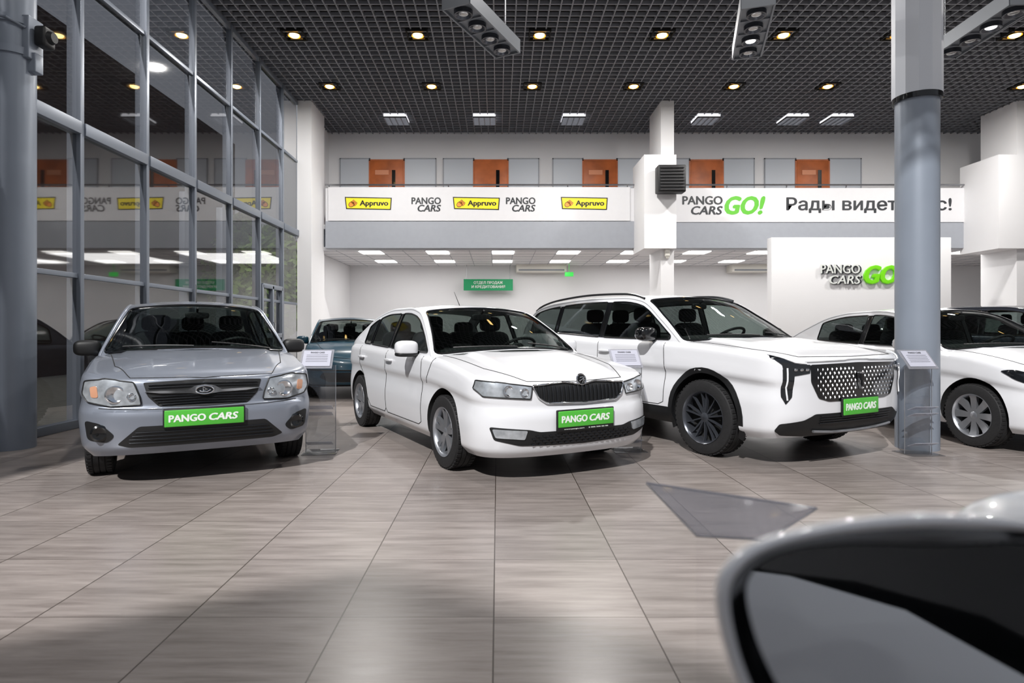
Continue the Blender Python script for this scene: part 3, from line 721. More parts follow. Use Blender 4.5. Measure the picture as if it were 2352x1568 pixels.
# ---- teal hatchback
pP=dict(L=3.83,W=.826,fo=.76,wb=2.44,wr=.29,tcx=.70,tw=.18,af=.75,nf=2.3,ar=.4,nr=3,
 zt=[(0,.70),(.25,.78),(1.1,.93),(2.4,.95),(3.4,.99),(3.83,.98)],zb=[(0,.22),(.5,.2),(3.4,.22),(3.83,.3)],
 crown=[(0,0),(.06,.015),(.25,.04),(.6,.06),(1.1,.05),(1.4,.02),(3.83,0)],
 fd=[(0,.08),(.12,.02),(.3,0),(.5,.01),(.65,.04),(.85,.09),(1,.17)],sd=SD,rd=pL['rd'],
 tum=.34,tum2=.12,outline=[(1.1,.92,-.24,.06),(1.45,1.16,-.17,.05),(1.78,1.33,-.09,.05),(2.1,1.375,0,.05),(2.6,1.38,0,.05),(3.1,1.34,0,.04),(3.4,1.25,.04,.03),(3.68,.99,.08,.0)],
 ws=(0,2),rw=(5,7),wins=[(1.25,2.2),(2.28,3.0)],seat_t=2.15,mir_t=1.45,mir_m='teal_paint',rim_m='alloy',spokes=spokes(8,.04,.05),gap=.045)
c=Car((-2.62,11.0),15,pP,'dark teal small hatchback parked by the rear showroom wall','teal_paint')
gaps(c,doorset(c,1.25,2.24,3.05,.3),[(-.66,1.05),(-.55,.5),(-.4,.2),(0,.14),(.4,.2),(.55,.5),(.66,1.05)])
for sgn in (-1,1):
    c.patch('headlight',rnd([(sgn*x,z) for x,z in [(.34,.60),(.5,.68),(.72,.80),(.77,.76),(.72,.66),(.58,.58),(.4,.54)]],.03),'front','lens',.01)
c.patch('lower_grille',rnd([(-.5,.46),(.5,.46),(.56,.38),(.4,.30),(-.4,.30),(-.56,.38)],.03),'front','black',.005)
c.line('bumper_trim',[(c.path([(-.7,.50),(0,.49),(.7,.50)],'front',.006),False)],.012,'black')
# ---- dark crossover
pD=dict(pB); pD.update(wins=[(1.4,2.48),(2.56,3.45),(3.52,4.1)],rim_m='alloy',mir_m='navy_paint'); pD.pop('sill')
c=Car((9.6,9.2),28,pD,'dark navy crossover with glossy paint parked behind the white sedan','navy_paint')
gaps(c,doorset(c,1.42,2.52,3.6,.42),None)
for sgn in (-1,1): c.patch('headlight',rnd([(sgn*x,z) for x,z in [(.5,.80),(.84,.88),(.84,.78),(.5,.72)]],.02),'front','lens',.008)
c.patch('grille',rnd([(-.45,.84),(.45,.84),(.4,.6),(-.4,.6)],.03),'front','black',.006)
# ---------------------------------------------------------------- room
ZC=6.94
def sbox(name,a,b,mat,bev=0,label=None):
    mb=MB(); mb.b2(a,b,0,bev); return struct(mk(name,mb,mat,None,bev>0),label)
XL=-5.07; XR=20; CY0=1.0
mb=MB(); mb.b2((XL-.1,-6,-.1),(XR,21,0)); struct(mk('floor',mb,'floor',None,False),'grey-brown wood-look tile floor')
mb=MB(); cell=.2
mb.b2((XL-.2,CY0,ZC+.28),(XR,18.1,ZC+.34),1)
x=XL
while x<XR: mb.b2((x-.012,CY0,ZC),(x+.012,18.0,ZC+.07),0); x+=cell
y=CY0
while y<18.0: mb.b2((XL,y-.014,ZC+.002),(XR,y+.014,ZC+.068),0); y+=cell
struct(mk('ceiling',mb,['slat','void'],None,False,merge=False),'dark open-cell grid ceiling')
YU=17.95; YP=16.35; YB=20.5; YC=15.38
sbox('wall_back',(XL-.2,YB,0),(XR,YB+.2,3.5),'wall',label='white lower back wall')
sbox('wall_upper',(XL-.2,YU,4.0),(XR,YU+.2,ZC+.28),'wall',label='white gallery wall with doors')
sbox('wall_left',(XL-.2,16.55,0),(-4.97,YB,ZC+.28),'wall')
sbox('wall_right',(XR,-6,0),(XR+.2,YB+.2,ZC+.3),'wall')
mb=MB(); mb.b2((-4.97,YP+.12,3.32),(XR,YB,3.42),0)
struct(mk('ceiling',mb,'wall',None,False),'white panelled ceiling below the gallery')
mb=MB()
for k in range(42):
    x=-4.97+.6*k; mb.b2((x-.008,YP+.14,3.314),(x+.008,YB,3.321))
for k in range(7): y=YP+.3+.6*k; mb.b2((-4.97,y-.008,3.314),(XR,y+.008,3.321))
struct(mk('trim_1',mb,'band',None,False,merge=False),'ceiling grid trim')
sbox('floor_gallery',(-4.97,YP+.12,3.9),(XR,YU,4.02),'wall')
def parapet(x0,x1,n):
    mb=MB(); mb.b2((x0,YP,3.37),(x1,YP+.12,4.09),0); mb.b2((x0,YP+.02,4.09),(x1,YP+.10,4.98),1)
    o=struct(mk(n,mb,['band','banner'],None,False),'grey fronted gallery parapet')
    r=MB(); r.tube([(x0,YP-.02,5.06),(x1,YP-.02,5.06)],.022); 
    k=x0+.1
    while k<x1: r.tube([(k,YP-.02,5.06),(k,YP+.06,4.9)],.014); k+=1.6
    mk('handrail',r,'steel',o)
    return o
parapet(-4.62,3.66,'trim_2'); parapet(4.45,12.6,'trim_3'); parapet(14.4,XR,'trim_4')
def bigcol(x0,x1,name):
    mb=MB(); mb.b2((x0,YC,0),(x1,YC+1.15,ZC+.02)); return struct(mk(name,mb,'wall',None,False),'white rectangular building column')
bigcol(-5.06,-4.70,'wall_column_1'); bigcol(4.12,4.45,'wall_column_2'); bigcol(13.1,13.6,'wall_column_3')
for i,(a,b) in enumerate(((3.66,4.46),(12.5,13.9))):
    sbox('wall_casing_%d'%(i+1),(a,YC-.17,3.21),(b,YC+1.1,5.55),'wall',label='white boxed column casing')
dpx=[(851,927),(1090,1165),(1340,1415),(1585,1658),(1828,1901)]
for i,(a,b) in enumerate(dpx):
    x0,zt_=U(a,370,YU); x1,_=U(b,370,YU)
    mb=MB(); mb.b2((x0,YU-.06,4.03),(x1,YU-.01,zt_),0,.01)
    d=struct(mk('door_%d'%(i+1),mb,'door'),'cherry wood office door with narrow glass')
    f=MB(); f.b2((x0-.04,YU-.05,4.03),(x0,YU-.005,zt_+.04)); f.b2((x1,YU-.05,4.03),(x1+.04,YU-.005,zt_+.04)); f.b2((x0-.04,YU-.05,zt_),(x1+.04,YU-.005,zt_+.04)); mk('door_frame',f,'door',d,False)
    g_=MB(); xx=x0+(x1-x0)*.66; g_.b2((xx,YU-.075,5.05),(xx+.1,YU-.055,zt_-.28)); mk('door_glass',g_,'gloss_black',d,False)
    h_=MB(); h_.sup((x0+.1,YU-.09,5.05),(.12,.05,.03),.6); mk('door_handle',h_,'steel',d)
    if i in (0,2,4):
        q=MB(); q.b2((x0+.15,YU-.075,zt_-.42),(x0+.55,YU-.058,zt_-.28)); mk('door_sign',q,'doorsign',d,False)
n=1
for a,b in ((783,848),(930,1000),(1020,1087),(1168,1236),(1271,1337),(1418,1490),(1520,1582),(1662,1730),(1757,1825),(1904,1975)):
    x0,z1=U(a,366,YU); x1,_=U(b,366,YU); mb=MB(); mb.b2((x0,YU-.03,4.1),(x1,YU-.012,z1))
    w=struct(mk('window_office_%d'%n,mb,'panelglass',None,False),'grey office pane'); n+=1
    f=MB(); f.b2((x0-.03,YU-.04,4.05),(x0,YU-.005,z1+.03)); f.b2((x1,YU-.04,4.05),(x1+.03,YU-.005,z1+.03)); f.b2((x0-.03,YU-.04,z1),(x1+.03,YU-.005,z1+.03)); mk('window_frame',f,'band',w,False)
b0=7.37
ys=[b0+1.385*k for k in range(-6,7)]; ys[-1]=YC+.02
zs=[0.0,1.83,3.61,5.42,ZC]
for i in range(len(ys)-1):
    y0,y1=ys[i],ys[i+1]; mb=MB()
    mb.b2((XL-.12,y0-.035,0),(XL+.05,y0+.035,ZC),0,.006)
    for z,h,dx in ((.05,.05,.04),(1.83,.03,.02),(3.61,.075,.07),(5.42,.03,.03),(ZC-.05,.05,.04)):
        mb.b2((XL-.08,y0+.035,z-h),(XL+dx,y1-.035,z+h),0,.005)
    w=struct(mk('window_%d'%(i+1),mb,'frame'),'tall tinted curtain wall bay in a grey frame')
    for a,b in zip(zs[:-1],zs[1:]):
        g_=MB(); g_.add([(XL,y0+.03,a+.02),(XL,y1-.03,a+.02),(XL,y1-.03,b-.02),(XL,y0+.03,b-.02)],[(0,1,2,3)]); mk('window_glass',g_,'win',w,False)
    if i==10:
        d=MB()
        for yy in (y0+.1,(y0+y1)/2,y1-.1): d.b2((XL-.03,yy-.04,0.02),(XL+.07,yy+.04,2.15),0,.005)
        for zz in (.08,2.13,1.05): d.b2((XL-.03,y0+.1,zz-.05),(XL+.07,y1-.1,zz+.05),0,.005)
        D=struct(mk('door_6',d,'frame'),'grey framed glass exit door')
        h_=MB(); h_.tube([(XL+.1,y0+.62,.85),(XL+.13,y0+.62,.9),(XL+.13,y0+.62,1.3),(XL+.1,y0+.62,1.35)],.015); mk('door_handle',h_,'steel',D)
# added blocker behind the camera, gabled to shape the daylight's shadow on the floor
mb=MB(); pf=[(-5.0,0),(6,0),(6,4.3),(1.2,4.4),(-.43,4.98),(-1.31,5.58),(-2.66,6.26),(-3.43,5.67),(-4.53,4.9),(-5.0,4.6)]
mb.prism(pf,lambda a,b:(a,-3.0,b),lambda a,b:(a,-3.15,b)); struct(mk('shadow_blocker',mb,'wall',None,False),'added white shadow blocker behind the camera')
def rcol(x,y,label,sleeve):
    e=MB(); r=.19; e.lathe([(0,r),(7.0,r)],'z',(x,y,0),48,caps=True)
    o=mk('column',e,'col',None,loc=(x,y,0)); top(o,label,'column')
    if sleeve:
        s_=MB(); s_.lathe([(3.45,.192),(3.45,.212),(3.50,.215),(3.5,.20)],'z',(0,0,0),48); mk('column_ring',s_,'gloss_black',o)
        s_=MB(); s_.lathe([(3.50,.19),(3.50,.217),(7.0,.217)],'z',(0,0,0),12); mk('column_sleeve',s_,'colwhite',o,False)
    else:
        s_=MB()
        for z in (3.92,4.22): s_.lathe([(z-.035,.191),(z-.035,.212),(z+.035,.212),(z+.035,.191)],'z',(0,0,0),40)
        s_.b2((.16,-.10,3.86),(.23,.10,4.28),0,.01); s_.tube([(-.1,-.2,4.25),(.1,-.21,4.2),(.2,-.1,4.15)],.012)
        mk('column_clamp',s_,'col',o)
        s_=MB(); s_.b2((.16,-.05,3.74),(.26,.06,3.93),1,.01); s_.box((.30,.02,4.1),(.12,.16,.2),0,None,.03); s_.lathe([(0,.07),(.05,.05),(.05,.001)],'x',(.35,.02,4.1),20)
        mk('wall_speaker',s_,['black','col'],o)
    return o
rcol(-4.84,6.09,'round grey steel column with clamp and black speaker',False)
rcol(4.19,6.09,'round grey column with a pale upper sleeve',True)
for y in (10.75,12.15):
    mb=MB(); mb.b2((XL-.5,y-.1,-.12),(XL-.3,y+.1,3.6),0,.01); o=mk('porch_post',mb,'frame',None,loc=(XL-.4,y,0)); top(o,'square grey metal porch post outside the glazing','post','porch posts')
# ---------------------------------------------------------------- signage
def panel(name,label,cat,x0,x1,z0,z1,y,mat,th=.02,grp=None):
    mb=MB(); mb.b2((x0,y-th,z0),(x1,y,z1),0); o=mk(name,mb,mat,None,False,loc=((x0+x1)/2,y,z0)); top(o,label,cat,grp); return o
def sub_text(o,txt,px0,py0,px1,py1,Y,mat,**k):
    x0,z1=U(px0,py0,Y);x1,z0=U(px1,py1,Y); L=o.location
    return text('lettering',txt,x1-x0,z1-z0,mat,o,((x0+x1)/2-L.x,Y-L.y,(z0+z1)/2-L.z),**k)
YF=YP
x0,z1=U(754,430,YF);x1,z0=U(1447,507,YF)
B1=panel('banner','white fabric banner with yellow and black logos on the gallery rail','banner',x0,x1,z0,z1,YP,'banner')
def appr(o,px):
    Y=YP-.022; L=o.location
    def q(pts,mat,nm,dy):
        mb=MB(); mb.prism(pts,lambda a,b:(U(a,b,Y)[0]-L.x,Y-L.y-dy,U(a,b,Y)[1]-L.z),lambda a,b:(U(a,b,Y)[0]-L.x,Y-L.y-dy-.004,U(a,b,Y)[1]-L.z)); return mk(nm,mb,mat,o,False)
    q([(px,452),(px+108,454),(px+106,482),(px+3,480)],'blackp','logo_border',0)
    q([(px+2.5,454.5),(px+105.5,456.2),(px+103.8,479.8),(px+5,478)],'yellow','logo_panel',.005)
    hd=MB()
    def E(cx,cy,a,b,an,mi,dy):
        pts=[(cx+math.cos(t)*a*math.cos(an)-math.sin(t)*b*math.sin(an),cy+math.cos(t)*a*math.sin(an)+math.sin(t)*b*math.cos(an)) for t in np.linspace(0,2*math.pi,16)[:-1]]
        hd.prism(pts,lambda a_,b_:(U(a_,b_,Y)[0]-L.x,Y-L.y-dy,U(a_,b_,Y)[1]-L.z),lambda a_,b_:(U(a_,b_,Y)[0]-L.x,Y-L.y-dy-.003,U(a_,b_,Y)[1]-L.z),mi)
    E(px+16,469,8,6.2,-.6,1,.009); E(px+16,469,6.8,5,-.6,0,.012)
    for k in range(4): E(px+18+k*2.4,463+k*2,5.5,1.9,-.9,1,.009); E(px+18+k*2.4,463+k*2,4.8,1.2,-.9,0,.012)
    mk('hand_symbol',hd,['hand','blackp'],o,False,merge=False)
    sub_text(o,'Appruvo',px+34,460,px+100,476,Y-.009,'blackp',bold=0,fat=.04)
for px in (792,1040,1288): appr(B1,px)
for px in (945,1162):
    sub_text(B1,'PANGO',px,453,px+68,469,YP-.022,'textg',bold=0,fat=.035); sub_text(B1,'CARS',px+14,470,px+68,486,YP-.022,'textg',bold=0,fat=.035,shear=.2)
x0,z1=U(1552,432,YF);x1,z0=U(2220,510,YF)
B2=panel('banner','white fabric banner with green and charcoal greeting on the gallery rail','banner',x0,x1,z0,z1,YP,'banner')
sub_text(B2,'PANGO',1567,450,1660,470,YP-.022,'textg',bold=0,fat=.035); sub_text(B2,'CARS',1587,473,1660,493,YP-.022,'textg',bold=0,fat=.035,shear=.2)
sub_text(B2,'GO!',1664,450,1758,493,YP-.022,'greenp',bold=0,fat=.05,shear=.25)
sub_text(B2,'Рады видеть вас!',1806,453,2186,489,YP-.022,'textg',bold=0,fat=.022)
YW=15.0; x0,zt_=U(1772,545,YW); x1,_=U(2185,545,YW)
mb=MB(); mb.b2((x0,YW,0),(x1,YW+.25,zt_),0,.01); o=mk('partition_wall',mb,'wall',None,loc=((x0+x1)/2,YW,0)); top(o,'white free-standing partition wall with raised logo letters','partition')
sub_text(o,'PANGO',1887,608,1978,629,YW-.02,'textg',bold=0,fat=.04,ext=.02); sub_text(o,'CARS',1907,633,1980,653,YW-.02,'textg',bold=0,fat=.04,ext=.02,shear=.2)
sub_text(o,'PANGO',1885,607,1975,628,YW-.05,'letter_white',bold=0,fat=.01,ext=.008); sub_text(o,'CARS',1905,632,1977,652,YW-.05,'letter_white',bold=0,fat=.01,ext=.008,shear=.2)
sub_text(o,'GO!',1984,609,2078,652,YW-.03,'greenlime',bold=0,fat=.05,ext=.03,shear=.25)
YS=YB-.35; x0,z1=U(1065,641,YS);x1,z0=U(1178,667,YS)
o=panel('hanging_sign','green sign with white two-line lettering hung from the ceiling','sign',x0,x1,z0,z1,YS,'greensign',.03)
sub_text(o,'ОТДЕЛ ПРОДАЖ',1088,645.5,1155,653,YS-.034,'letter_white',bold=0,fat=.025); sub_text(o,'И КРЕДИТОВАНИЯ',1083,655,1160,662.5,YS-.034,'letter_white',bold=0,fat=.025)
w_=MB(); L=o.location
for xx in (x0+.1,x1-.1): w_.tube([(xx-L.x,-.015,z1-L.z),(xx-L.x,-.015,3.325-L.z)],.006)
mk('hanger_wire',w_,'steel',o)
for a,b,Y in ((1185,1300,20.2),(1675,1765,20.2)):
    x0,z1=U(a,607,Y);x1,z0=U(b,626,Y); mb=MB(); mb.b2((x0,Y-.25,z0),(x1,YB-.003,z1),0,.04)
    o=mk('air_conditioner',mb,'aircon',None,loc=((x0+x1)/2,YB,z0)); top(o,'long white wall-mounted air conditioner','air conditioner','wall air conditioners'); L=o.location
    v=MB(); v.b2((x0+.08-L.x,Y-.262-L.y,.04),(x1-.08-L.x,Y-.25-L.y,.09)); mk('air_outlet',v,'fixt',o,False)
x0,z1=U(1297,625,19.8); mb=MB(); mb.b2((x0,19.75,z1-.14),(x0+.28,19.8,z1),0,.01); mb.tube([(x0+.14,19.77,z1),(x0+.14,19.77,3.325)],.008); o=mk('exit_sign',mb,'exit',None,loc=(x0+.14,19.77,z1-.14)); top(o,'small glowing green emergency exit sign','sign')
for x in (3.95+.3,13.6):
    e=MB(); cz=4.87; e.b2((x-.34,YC-.55,cz-.33),(x+.34,YC-.22,cz+.33),0,.03)
    o=mk('fan_heater',e,'black',None,loc=(x,YC-.17,cz)); top(o,'black louvred fan heater mounted on the column casing','heater','fan heaters')
    l=MB()
    for k in range(8): l.box((0,-.39,-.27+.077*k),(.60,.05,.012),0,Matrix.Rotation(.5,3,'X'))
    mk('louver',l,'steel',o,False,merge=False)
    l=MB(); l.b2((-.2,-.08,-.1),(.2,0.0,.1)); l.tube([(.30,-.1,-.3),(.36,-.05,-.1),(.30,-.0,.2)],.012); mk('wall_bracket',l,'steel',o,False)
mb=MB(); mb.b2((4.2,YC-.1,3.02),(4.33,YC+.004,3.22),0,.02); mb.lathe([(-.02,.05),(-.07,.03),(-.07,.001)],'z',(4.265,YC-.06,3.04),20); top(mk('motion_sensor',mb,'aircon',None,loc=(4.265,YC,3.02)),'small white motion sensor on the column','sensor')
def area(loc,size,power,color=(1,.95,.88),rot=(0,0,0),shape='DISK',sy=None):
    l=bpy.data.lights.new('lamp_light','AREA'); l.shape=shape; l.size=size; l.energy=power; l.color=color
    if sy: l.size_y=sy
    o=bpy.data.objects.new('lamp_light',l); o.location=loc; o.rotation_euler=rot; COL.objects.link(o); return o
def downlight(x,y):
    mb=MB(); a=.2
    for q in (-1,1): mb.b2((q*a-.012,-a,0),(q*a+.012,a,.16)); mb.b2((-a,q*a-.012,0),(a,q*a+.012,.16))
    mb.b2((-a,-a,.15),(a,a,.16))
    mb.v=[(v[0]+x,v[1]+y,v[2]+ZC-.03) for v in mb.v]
    o=mk('downlight',mb,'void',None,False,merge=False,loc=(x,y,ZC)); top(o,'recessed square downlight with warm glowing lamp','downlight','ceiling downlights')
    g=MB(); g.lathe([(.12,.05),(.05,.11),(.0,.125),(-.005,.12)],'z',(0,0,-.02),24); mk('lamp_reflector',g,'gold',o)
    g=MB(); g.sup((0,0,-.01),(.19,.19,.10),1.0); mk('bulb',g,'warm',o)
    for q in (-.15,.15):
        t=MB(); t.box((0,q,.0),(.24,.03,.03),0); mk('mounting_bracket',t,'gold',o,False)
for y in (14.4,11.9):
    for x in (-3.97,-1.56,.82,3.21,5.58,7.8,10.1,12.4): downlight(x,y)
for y,pw in ((3.2,50),(7.8,130),(13.1,285)):
    for x in (-2.77,2.02,6.7,11.2): area((x,y,ZC-.12),.34,pw,(1,.97,.935))
def louvre(x,y):
    z=-.05
    mb=MB(); mb.b2((x-.3,y-.3,ZC+z),(x+.3,y+.3,ZC+.03),0)
    o=mk('ceiling_lamp',mb,'tray',None,False,loc=(x,y,ZC)); top(o,'square louvred fluorescent ceiling lamp','ceiling lamp','louvred ceiling lamps')
    l=MB(); 
    for k in range(5):
        q=-.3+.15*k; l.b2((q-.008,-.3,z-.04),(q+.008,.3,z-.001)); 
    for k in range(9):
        q=-.3+.075*k; l.b2((-.3,q-.005,z-.04),(.3,q+.005,z-.001))
    mk('louver',l,'steel',o,False,merge=False)
for px in (911,1113,1316,1620,1820,1921): louvre((px-VX)/84.2,16.62)
def panel_lamp(x,y):
    mb=MB(); mb.b2((x-.3,y-.3,3.30),(x+.3,y+.3,3.325),0); o=mk('ceiling_lamp',mb,'whiteglow',None,False,loc=(x,y,3.32)); top(o,'square glowing white ceiling panel lamp','ceiling lamp','panel lamps below the gallery')
for x in (-3.48,-1.65,.15,1.95,3.75,5.5,7.3,9.1,11,12.9):
    for y in (16.85,19.05): panel_lamp(x,y)
for x in (-2.57,1.05,4.63,8.2,12.0): area((x,17.95,3.27),2.4,66,(1,.985,.97),shape='RECTANGLE',sy=2.6)
def spotbar(a,b,label,on):
    A=Vector((a[0],a[1],4.54));B=Vector((b[0],b[1],4.54)); d=(B-A); L=1.25; c=(A+B)/2; an=math.atan2(d.y,d.x)
    mb=MB(); mb.b2((-L/2,-.16,0),(L/2,.16,.02),0); 
    for q in (-.16,.16): mb.b2((-L/2,q-.01,-.03),(L/2,q+.01,.13),0)
    for q in (-L/2,L/2): mb.b2((q-.01,-.16,-.03),(q+.01,.16,.13),0)
    for k in range(1,4): mb.b2((-L/2+L*k/4-.008,-.16,-.02),(-L/2+L*k/4+.008,.16,.02),0)
    o=mk('track_spotlight',mb,'fixt',None,False,merge=False); o.location=c; o.rotation_euler=(0,0,an); top(o,label,'spotlight','suspended four-lamp spotlights')
    for k in range(4):
        x=-L/2+L*(k+.5)/4; g=MB(); g.lathe([(-.0,.10),(-.05,.10),(-.05,.085),(-.02,.05),(-.02,.001)],'z',(x,0,0),24); l=mk('lamp_head',g,'rim_dark',o)
        g=MB(); g.sup((x,0,-.03),(.11,.11,.03),1); mk('bulb',g,'whiteglow' if k in on else 'lampoff',l)
    r=MB()
    for q in (-L/2+.05,L/2-.05): r.tube([(q,0,.02),(q,0,ZC-4.54)],.005)
    mk('hanger_wire',r,'steel',o)
spotbar((-.40,6.35),(.09,7.35),'grey four-lamp spotlight bar hung on wires',())
spotbar((2.70,6.33),(3.05,7.45),'grey four-lamp spotlight bar with one lit lamp',(2,))
spotbar((5.42,6.3),(5.47,7.45),'grey four-lamp spotlight bar with a lit lamp',(1,))
# ---------------------------------------------------------------- brochure stands
def stand(x,y,rot):
    e=MB(); e.b2((-.14,-.004,0),(.14,.004,.84),0,.002)
    o=mk('brochure_stand',e,'acrylic'); o.location=(x,y,0); o.rotation_euler=(0,0,math.radians(rot)); top(o,'clear acrylic brochure stand with white info sheet','brochure stand','acrylic brochure stands')
    b=MB(); b.b2((-.16,-.14,0),(.16,.14,.008),0,.003); mk('stand_base',b,'acrylic',o)
    for sx_ in (-.14,.14):
        b=MB(); b.tube([(sx_,-.002,.005),(sx_,-.002,.84)],.0035); mk('polished_edge',b,'alloy',o)
    for z in (.10,.38,.44):
        b=MB(); b.box((0,-.06,z),(.24,.10,.006),0,Matrix.Rotation(-.4,3,'X'))
        mk('shelf',b,'frost',o,False)
    RR=Matrix.Rotation(math.radians(-42),3,'X')
    b=MB(); b.box((-.03,-.03,.90),(.30,.008,.23),0,RR); mk('display_panel',b,'frost',o,False)
    b=MB(); b.box((-.03,-.036,.907),(.26,.003,.19),0,RR); pg=mk('info_sheet',b,'paper',o,False)
    V,F=textmesh('PANGO CARS',.13,.018,bold=.02,ext=.0006); q=MB()
    q.add([RR@(Vector(v)+Vector((0,-.003,.07)))+Vector((-.03,-.036,.907)) for v in V],F)
    for k in range(5): q.box(RR@Vector((0,-.0025,.04-.02*k))+Vector((-.03,-.036,.907)),(.2,.001,.003),0,RR)
    mk('print',q,'ink',pg,False,merge=False)
stand(-1.70,5.86,6); stand(1.27,5.96,6); stand(4.0,5.80,6)
def W3(px,py,Y): x,z=U(px,py,Y); return Vector((x,Y,z))
A,B,C_,D=W3(1485,1110,1.30),W3(1876,1168,1.14),W3(1760,1240,1.03),W3(1600,1230,1.04)
mb=MB(); nrm=(B-A).cross(D-A).normalized()
mb.add([A,B,C_,D]+[p-nrm*.004 for p in (A,B,C_,D)],[(0,1,2,3),(7,6,5,4),(0,4,5,1),(1,5,6,2),(2,6,7,3),(3,7,4,0)])
b0=W3(1600,1235,1.04); b1=W3(1690,1235,1.04)
o=mk('brochure_stand',mb,'sheet',None,False,loc=(b0.x+.03,1.04,0)); top(o,'clear acrylic brochure stand with an empty tilted sheet','brochure stand','acrylic brochure stands')
L=o.location
for p_,q_ in ((A,B),(B,C_),(C_,D),(D,A)):
    mb=MB(); mb.tube([p_-Vector(L),q_-Vector(L)],.0018); mk('polished_edge',mb,'alloy',o)
mb=MB(); mb.b2((b0.x-L.x,-.003,0),(b1.x-L.x,.003,b0.z),0); mk('stand_post',mb,'clear',o,False)
mb=MB(); mb.b2((-.10,-.02,0),(.12,.16,.008),0,.003); mk('stand_base',mb,'clear',o)
# ---------------------------------------------------------------- nearest car (mirror, flank, cowl)
E=empty('car',(1.2,.2,0)); top(E,'white car with open-faced black rimmed side mirror close by','car'); EO=Vector(E.location)
def rel(mb):
    mb.v=[tuple(Vector(v)-EO) for v in mb.v]; return mb
YM=.42
out=[(1618,1350),(1638,1275),(1719,1220),(1890,1184),(2120,1170),(2352,1190),(2520,1228),(2600,1330),(2610,1520),(2500,1700),(2200,1760),(1890,1740),(1728,1640),(1652,1500)]
def smooth_loop(P,k=6):
    n=len(P);o_=[]
    for i in range(n):
        p0,p1,p2,p3=[np.array(P[(i+j)%n],float) for j in (-1,0,1,2)]
        for j in range(k):
            t=j/k; o_.append(tuple(.5*((2*p1)+(-p0+p2)*t+(2*p0-5*p1+4*p2-p3)*t*t+(-p0+3*p1-3*p2+p3)*t**3)))
    return o_
SL=smooth_loop(out); cen=np.array([2150,1465.])
def loopat(f,dy,sh=0):
    R=[]
    for p in SL:
        q=np.array(p); d=q-cen; dl=np.linalg.norm(d); q=cen+d*(1-f/dl)
        x,z=U(q[0],q[1],YM); 
        tilt=(x-.3)*.10
        R.append(Vector((x+sh,YM+dy+tilt,z-sh*.6)))
    return R
def shellpart(rings,cap=None):
    mb=MB(); n=len(SL); V=[]
    for r in rings: V+=r
    F=[(i*n+k,i*n+(k+1)%n,(i+1)*n+(k+1)%n,(i+1)*n+k) for i in range(len(rings)-1) for k in range(n)]
    if cap: F.append(tuple((len(rings)-1)*n+k for k in range(n)))
    return mb.add(V,F)
M['near_white']=pbr('near_white_paint',(236,238,242),.3,0,.8)
hs=mk('side_mirror',rel(shellpart([loopat(30,-.008),loopat(16,-.010),loopat(7,-.008),loopat(4,-.002),loopat(16,.008,.006),loopat(62,.03,.016),loopat(115,.06,.03),loopat(175,.09,.04),loopat(240,.11,.045)],True)),'near_white',E,True,60)
mk('mirror_rim',rel(shellpart([loopat(30,-.008),loopat(38,-.003),loopat(78,.006),loopat(100,.012)])),'gloss_black',hs,True,60)
mk('mirror_glass',rel(shellpart([loopat(94,.009),loopat(160,.009)],True)),'mirror',hs,False)
mb=MB(); mb.sup((.53,.50,.93),(.2,.1,.07),.6); mk('mirror_mount',rel(mb),'black',E)
mb=MB(); V=[]
prof=[(.66,.25),(.61,.35),(.59,.6),(.592,.70),(.61,.76)]
for j in range(17):
    u=j/16; y=.55-3.4*u
    for x,z in prof: V.append((x-.05*math.sin(u*3.1),y,z+(.07*math.sin(u*14) if z>.65 else 0)-.08*u))
m=len(prof); F=[(j*m+i,j*m+i+1,(j+1)*m+i+1,(j+1)*m+i) for j in range(16) for i in range(m-1)]
mb.add(V,F); mk('door_panel',rel(mb),'near_white',E)
mb=MB(); mb.add([(.64,.55,.66),(.60,-2.8,.60),(.72,-2.4,1.40),(.76,.1,1.40),(.70,.4,1.15)],[(0,1,2,3,4)]); mk('side_window',rel(mb),'gloss_black',E)
mb=MB(); mb.tube([(.63,.56,.82),(.74,.1,1.40),(.73,-2.4,1.41),(.60,-2.8,.85)],.02); mk('window_frame',rel(mb),'black',E)
mb=MB(); mb.sup((.99,.80,.905),(.74,.26,.13),.8,0,32); mk('fender',rel(mb),'near_white',E)
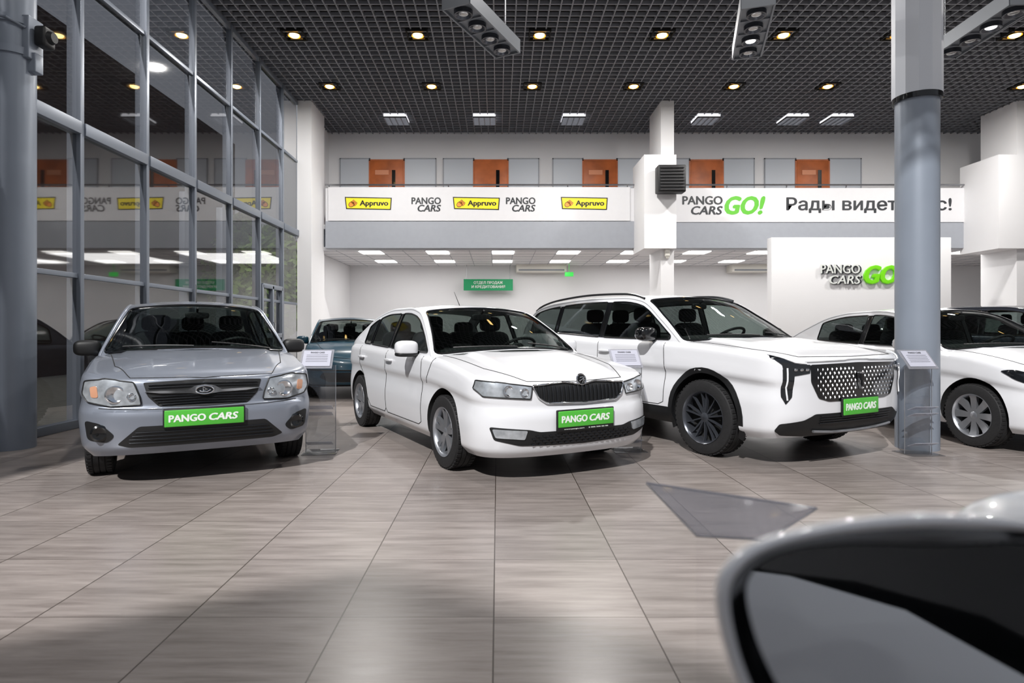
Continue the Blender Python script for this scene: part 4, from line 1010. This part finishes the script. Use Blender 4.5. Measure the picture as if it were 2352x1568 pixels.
# ---------------------------------------------------------------- outside
mb=MB(); mb.b2((-60,-20,-.3),(XL-.1,60,-.12)); struct(mk('ground_outside',mb,'grass',None,False))
mb=MB(); mb.b2((-13,-6,-.12),(-12.5,29,10)); struct(mk('wall_neighbor',mb,'brick',None,False),'brown clad neighbouring building')
random.seed(3)
def tree(x,y,h):
    mb=MB(); mb.tube([(0,0,-.12),(.05,0,h*.35),(-.05,.05,h*.7),(0,0,h*.9)],[.14,.11,.07,.03])
    for k in range(9):
        a=random.random()*6.28; z=h*(.35+.5*random.random()); mb.tube([(0,0,z),(math.cos(a)*.9,math.sin(a)*.9,z+.7)],[.05,.015])
    o=mk('tree',mb,'bark'); o.location=(x,y,0); top(o,'leafy green tree outside the glazing','tree','trees outside')
    lf=MB()
    for k in range(2400):
        a=random.random()*6.28; r=1.7*random.random()**.5; z=h*(.15+.85*random.random()); r*=max(.15,math.sin(math.pi*min(1,(z/h-.1)/.95)))
        c_=Vector((math.cos(a)*r,math.sin(a)*r,z)); u=Vector([random.gauss(0,1) for _ in range(3)]).normalized()*.16; v=u.orthogonal().normalized()*.09
        lf.add([c_-u,c_+v,c_+u,c_-v],[(0,1,2,3)])
    l=mk('foliage',lf,'leaf',o,False,merge=False); l['kind']='stuff'
for x,y,h in ((-7.9,21.5,4.8),(-10.6,25.6,6),(-8.6,30,6.5),(-13.5,34,7)): tree(x,y,h)
# ---------------------------------------------------------------- world and daylight
w=bpy.data.worlds.new('world'); S.world=w; w.use_nodes=True; nt=w.node_tree
bg=nt.nodes['Background']; tc=nt.nodes.new('ShaderNodeTexCoord'); sp=nt.nodes.new('ShaderNodeSeparateXYZ'); r=nt.nodes.new('ShaderNodeValToRGB')
nt.links.new(tc.outputs['Generated'],sp.inputs[0]); nt.links.new(sp.outputs[2],r.inputs[0]); nt.links.new(r.outputs[0],bg.inputs[0])
r.color_ramp.elements[0].position=.0; r.color_ramp.elements[0].color=(.84,.87,.91,1); r.color_ramp.elements[1].position=.6; r.color_ramp.elements[1].color=(.68,.77,.95,1)
bg.inputs[1].default_value=.38
l=bpy.data.lights.new('daylight','SPOT'); l.energy=88000; l.shadow_soft_size=.35; l.spot_size=math.radians(46); l.spot_blend=.2; l.color=(1,.985,.965)
o=bpy.data.objects.new('daylight',l); o.location=(-9,-22,26); dv=Vector((1.8,6,0))-Vector(o.location); o.rotation_euler=dv.to_track_quat('-Z','Y').to_euler(); COL.objects.link(o)
# ---------------------------------------------------------------- camera
cd=bpy.data.cameras.new('camera'); cam=bpy.data.objects.new('camera',cd); COL.objects.link(cam); cam.location=(0,0,CH); cam.rotation_euler=(math.radians(90),0,0)
cd.sensor_width=36; cd.lens=36*FP/2352; cd.shift_x=(1176-VX)/2352; cd.shift_y=-(784-VY)/2352; cd.clip_start=.02
cd.dof.use_dof=True; cd.dof.focus_distance=6.5; cd.dof.aperture_fstop=3.2
S.camera=cam
S.view_settings.view_transform='Standard'; S.view_settings.exposure=0.0
